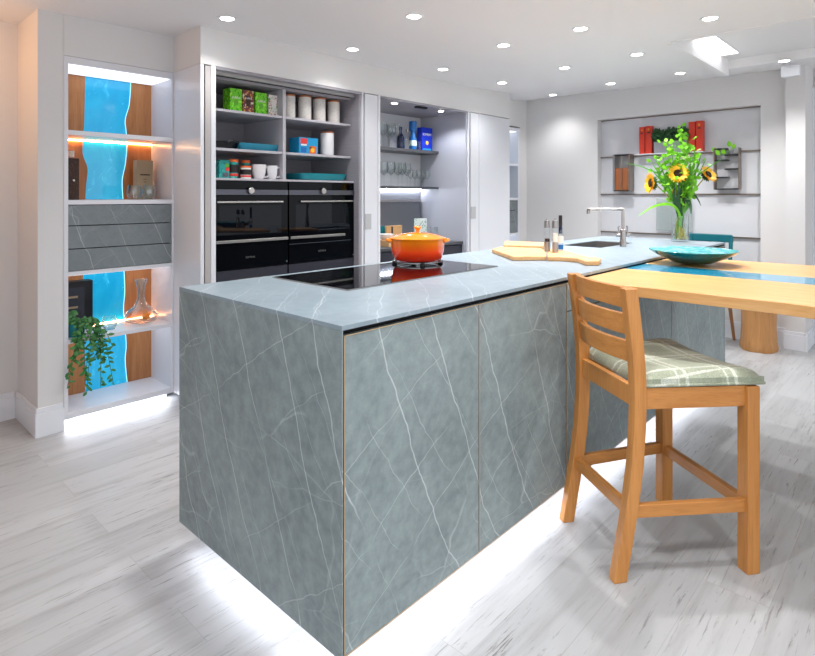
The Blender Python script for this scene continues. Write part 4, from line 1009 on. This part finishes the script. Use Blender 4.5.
# ---------------------------------------------------------------- back wall niche
t = thing('glass_wall_panelling', 'grey glossy glass panelling with bronze rails in the back wall niche', 'wall panelling', (XN, (y0 + y1) / 2, .28))
y0, y1 = 1.125, 2.60
zz = [.281, .893, 1.283, 1.670, 2.061]
for a, b in zip(zz, zz[1:]): part(B(XN, XN + .006, y0, y1, a + .007, b - .007), 'glass_panel', 'glass_panel_grey')
for a in zz[1:4]: part(B(XN - .016, XN + .004, y0, y1, a - .007, a + .007), 'rail', 'rail_bronze')
part(B(XN - .006, XN + .005, y0, y1, 2.051, 2.0615), 'top_trim', 'rail_bronze')
X = XN - .017
def yu(u, x=X - .04): return P(u, 150, x=x).y
sh = B(X - .10, X, yu(705), yu(637), 1.676, 1.683).build('picture_shelf', 'skirting_paint'); tag(sh, 'thin white shelf on the upper rail carrying red boxes and a planter', 'shelf')
for a, b, vt, lb, gold in ((640.5, 645.8, 127, 'slim red carton, leftmost of the four on the wall shelf', 1), (646.6, 653, 126, 'red carton right beside the planter, left pair', 1), (689.8, 696, 121.8, 'slim red carton right of the planter, nearer to it', 0), (696.8, 703.8, 120.8, 'red carton at the right end of the wall shelf', 1)):
    ya, yb = yu(b), yu(a); h = P((a+b)/2, vt, x=X - .06).z - 1.6835
    t = thing('red_carton', lb, 'box', (X - .075, (ya+yb)/2, 1.6835), 0, 'tall red cartons on the wall shelf'); w_ = (yb-ya)/2
    B(0, .065, -w_, w_, 0, h).build('carton', 'red_card', t, bevel=.0015)
    if gold:
        MB().lathe([(w_*.32, 0), (w_*.32, .0015)], (-.0015, 0, h*.87), 16, rot=Matrix.Rotation(R(90), 3, 'Y')).build('emblem', 'gold', t)
        B(-.0015, 0, -w_*.45, w_*.45, h*.74, h*.78).build('print', 'dark_print', t)
ya, yb = yu(688.5), yu(655.5)
t = thing('wall_planter', 'grey trough planter of small dark green leaves between the red cartons', 'planter', (X - .055, (ya+yb)/2, 1.6835)); w_ = (yb-ya)/2
MB().box(-.035, .04, -w_, w_, 0, .11).build('trough', 'planter_grey', t, bevel=.004)
b = MB()
for i in range(520):
    p = Vector((rnd.uniform(-.04, .035), rnd.uniform(-w_, w_) * 1.02, .10 + rnd.uniform(0, .11))); d = Vector((rnd.uniform(-.8, .5), rnd.uniform(-1, 1), rnd.uniform(.1, 1)))
    b.leaf(p, d, (-1, rnd.uniform(-.5, .5), .6), .045, .022)
b.build('foliage', 'leaf_dark', t, smooth=True)
# left glazed box
ya, yb = P(634, 170, x=X).y, P(613, 170, x=X - .09).y; ym = yb - .045
t = thing('wall_box', 'grey open-fronted wall box holding brown dividers, hanging on the left rail', 'wall box', (X, (ya+yb)/2, 1.33))
zb_, zt_ = 1.315, 1.69
q = lambda b, n_, m_, **k: b.build(n_, m_, t, world=True, **k)
q(B(X - .10, X, yb - .022, yb, zb_, zt_), 'side_panel', 'brushed_steel'); q(B(X - .10, X, ya, ya + .022, zb_, zt_), 'side_panel', 'rail_bronze')
q(B(X - .10, X, ya + .012, yb - .012, zb_, zb_ + .01), 'bottom_panel', 'black_iron'); q(B(X - .10, X, ya + .012, yb - .012, zt_ - .012, zt_), 'top_panel', 'black_iron')
q(B(X - .006, X, ya + .012, yb - .012, zb_ + .01, zt_ - .012), 'back_panel', 'brushed_steel')
q(B(X - .085, X - .01, ya + .02, (ya+yb)/2 - .004, zb_ + .011, zb_ + .235), 'divider', 'rack_wood'); q(B(X - .085, X - .01, (ya+yb)/2 + .004, yb - .02, zb_ + .011, zb_ + .235), 'divider', 'rack_wood')
q(B(X - .098, X - .092, (ya+yb)/2 - .003, (ya+yb)/2 + .003, zb_ + .01, zt_ - .012), 'post', 'brushed_steel')
# right rack
ya, yb = P(741.5, 170, x=X).y, P(714.5, 170, x=X - .05).y
t = thing('spice_rack', 'grey wall rack with small staggered black shelves at the right', 'rack', (X, (ya+yb)/2, 1.33))
zb_, zt_ = 1.325, 1.70; m_ = (ya + yb) / 2
q(B(X - .08, X, yb - .008, yb, zb_, zt_), 'side_panel', 'rail_bronze'); q(B(X - .08, X, ya, ya + .008, zb_, zt_), 'side_panel', 'rail_bronze')
q(B(X - .004, X, ya + .008, yb - .008, zb_, zt_), 'back_panel', 'glass_panel_grey')
for a, b, z in ((m_ - .01, yb - .008, 1.585), (m_ - .01, yb - .008, 1.43), (ya + .008, m_ + .015, 1.63), (ya + .008, m_ + .015, 1.505), (m_, yb - .008, zt_ - .012), (ya + .008, yb - .008, zb_)):
    q(B(X - .078, X - .005, a, b, z, z + .012), 'shelf', 'black_iron')
t = thing('rack_plant', 'small bright-leaved plant on the top shelf of the wall rack', 'plant', (X - .045, ya + .07, 1.643))
MB().lathe([(.012, 0), (.017, .035), (.014, .035), (.010, .004)], (0, 0, 0), 16).build('plant_pot', 'planter_grey', t, smooth=True)
b = MB()
for (dy, dz, L) in ((-.02, .045, .05), (.01, .065, .055), (.09, -.005, .06), (.12, .03, .05), (.05, .0, .055)):
    tip = Vector((-.02, dy, dz)); b.tube([(0, 0, .03), tuple(tip * .6 + Vector((0, 0, .02))), tuple(tip)], .0015, 5); b.leaf(tip, (-.1, dy * 2, .3), (-1, 0, .3), L, .04)
b.build('foliage', 'leaf_bright', t, smooth=True)
# frosted board behind the vase
ya, yb = P(692, 210, x=X - .01).y, P(656.5, 210, x=X - .01).y
tag(B(X - .014, X - .002, ya, yb, .93, 1.245).build('glass_board', 'frost_glass', bevel=.002), 'pale translucent glass board hanging on the wall behind the vase', 'board')

# ---------------------------------------------------------------- teal chair, trunk, far cabinet
t = thing('dining_chair', 'teal dining chair with wooden legs behind the island near the back wall', 'chair', (5.38, 1.50, 0))
for (x, y, xt, yt_) in ((.22, -.19, .17, -.15), (.22, .19, .17, .15), (-.22, -.19, -.17, -.15), (-.22, .19, -.17, .15)):
    MB().tube([(x, y, 0), (xt, yt_, .45)], [.012, .018], 12).build('leg', 'chair_leg_wood', t, smooth=True)
MB().box(-.21, .2, -.2, .2, .45, .49).build('seat', 'teal_chair', t, bevel=.015)
for s_ in (-1, 1): MB().tube([(.17, s_*.155, .47), (.19, s_*.165, .7), (.215, s_*.168, .905)], .017, 12).build('back_post', 'teal_chair', t, smooth=True)
pts = [(.215 + .03 * (1 - (2*i/10-1)**2), -.18 + .36*i/10, .905) for i in range(11)]
MB().sweep([[(x-.012, y, z-.05), (x+.012, y, z-.05), (x+.012, y, z+.02), (x-.012, y, z+.02)] for x, y, z in pts]).build('back_rail', 'teal_chair', t, bevel=.008)
p = P(758.5, 341, z=0); 
t = thing('trunk_pedestal', 'carved tree-trunk pedestal standing on the floor beyond the table', 'pedestal', (5.40, 1.085, 0))
b = MB(); rings = []
for z, rr in ((0, .155), (.02, .160), (.08, .150), (.2, .142), (.33, .145), (.45, .158), (.62, .165)):
    rr *= .84; rings.append([(rr*(1 + .05*math.sin(5*a_+1) + .03*math.sin(9*a_)) * math.cos(a_), rr*(1 + .05*math.sin(5*a_+1) + .03*math.sin(9*a_)) * math.sin(a_), z) for a_ in [2*math.pi*i/40 for i in range(40)]])
b.sweep(rings); b.build('trunk', 'trunk_wood', t, smooth=True)
MB().lathe([(.10, -.0), (.10, .012)], (0, 0, 0), 24).build('foot_ring', 'black_rubber', t)
t = thing('far_counter', 'dark base cabinet with an orange wood top glimpsed beyond the pier', 'cabinet', (7.05, .85, 0))
B(-.2, .24, -1.2, .5, 0, 1.0).build('cabinet_body', 'drawer_graphite', t); B(-.22, .24, -1.22, .52, 1.0, 1.03).build('worktop', 'oak_flat', t)

# ---------------------------------------------------------------- ceiling lights
def downlight(x, y, z, label, energy=38):
    t = thing('downlight', label, 'ceiling light', (x, y, z), 0, 'round recessed ceiling downlights')
    MB().lathe([(.052, 0), (.052, -.003), (.040, -.005), (.036, -.002), (.036, 0)], (0, 0, 0), 28).build('bezel', 'lamp_ring', t, smooth=True)
    MB().lathe([(.034, -.0015), (.034, -.004)], (0, 0, 0), 24).build('lens', 'lamp_white', t)
    ld = bpy.data.lights.new('lamp', 'SPOT'); ld.energy = energy; ld.spot_size = R(125); ld.spot_blend = 1; ld.shadow_soft_size = .03; ld.color = (1, .995, .99)
    lo = bpy.data.objects.new('lamp', ld); COL.objects.link(lo); lo.parent = t; lo.location = (0, 0, -.02)
LP = [(227, 18, 1, 'downlight above the pantry, nearest the left wall'), (352.5, 49, 1, 'downlight between the pantry and drinks cabinet'), (443, 69, 1, 'downlight in front of the drinks cabinet'), (502, 82.5, 1, 'downlight in front of the tall closed cupboard'), (553, 95, 1, 'downlight furthest back, in the corner by the back wall'),
      (414, 16, 0, 'largest downlight of the middle row, nearest the camera'), (503.5, 45, 0, 'second downlight of the middle row over the island'), (564.5, 67.5, 0, 'third downlight of the middle row'), (610.5, 83.5, 0, 'last downlight of the middle row, before the back wall'),
      (580.5, 28.5, 0, 'first downlight of the row left of the ceiling recess'), (637, 54, 0, 'second downlight of the row left of the ceiling recess'), (680, 73, 0, 'downlight above the wall niche, just left of the recess corner'), (710, 18, 0, 'downlight in front of the ceiling recess at the top')]
for u, v, far, lb in LP:
    z = 2.24
    for _ in range(4): p = P(u, v, z=z); z = zc(p.x) + (.014 if far else 0)
    downlight(p.x, p.y, z - .0005, lb, 13 if far else 38)
p = P(784, 60.0, z=2.301); downlight(p.x, p.y, zc(p.x) - .0005, 'downlight just above the small white hanging box')
for x, y in ((1.25, 2.07), (1.2, .8), (2.3, .9), (.3, .6), (2.3, -.3), (1.2, -.4)):
    downlight(x, y, 2.2395, 'round recessed downlight in the ceiling outside the picture')
q1 = thing('ceiling_light_panel', 'bright light panel inside the ceiling recess', 'ceiling light', (4.5, 1.17, 2.364))
B(-.32, .36, -.06, .055, -.010, 0).build('diffuser', 'panel_light', q1); B(-.325, .365, -.065, .06, -.006, 0).build('frame', 'lamp_ring', q1)
q1 = thing('hanging_box', 'small blank white box hanging from the ceiling by the pier', 'emergency light', (5.30, .86, 2.205))
a, b = P(780.6, 70, x=5.28).y, P(799.7, 70, x=5.28).y
B(-.02, .02, b - .86, a - .86, 0, .085).build('housing', 'skirting_paint', q1, bevel=.003); B(-.008, .008, -.015, .015, .085, .108).build('stem', 'lamp_ring', q1)

# ---------------------------------------------------------------- light
def area(name, loc, rot, sx_, sy_, e, col=(1, 1, 1)):
    ld = bpy.data.lights.new(name, 'AREA'); ld.shape = 'RECTANGLE'; ld.size = sx_; ld.size_y = sy_; ld.energy = e; ld.color = col
    o = bpy.data.objects.new(name, ld); COL.objects.link(o); o.location = loc; o.rotation_euler = rot; return o
ld = bpy.data.lights.new('warm_lamp', 'POINT'); ld.energy = 5.5; ld.color = (1, .5, .2); ld.shadow_soft_size = .08
lo = bpy.data.objects.new('warm_lamp', ld); COL.objects.link(lo); lo.location = (.2, 3.5, 2.05)
w = bpy.data.worlds.new('world'); sc.world = w; w.use_nodes = True
bg = w.node_tree.nodes['Background']; bg.inputs[0].default_value = (.93, .96, 1, 1); bg.inputs[1].default_value = 1.0
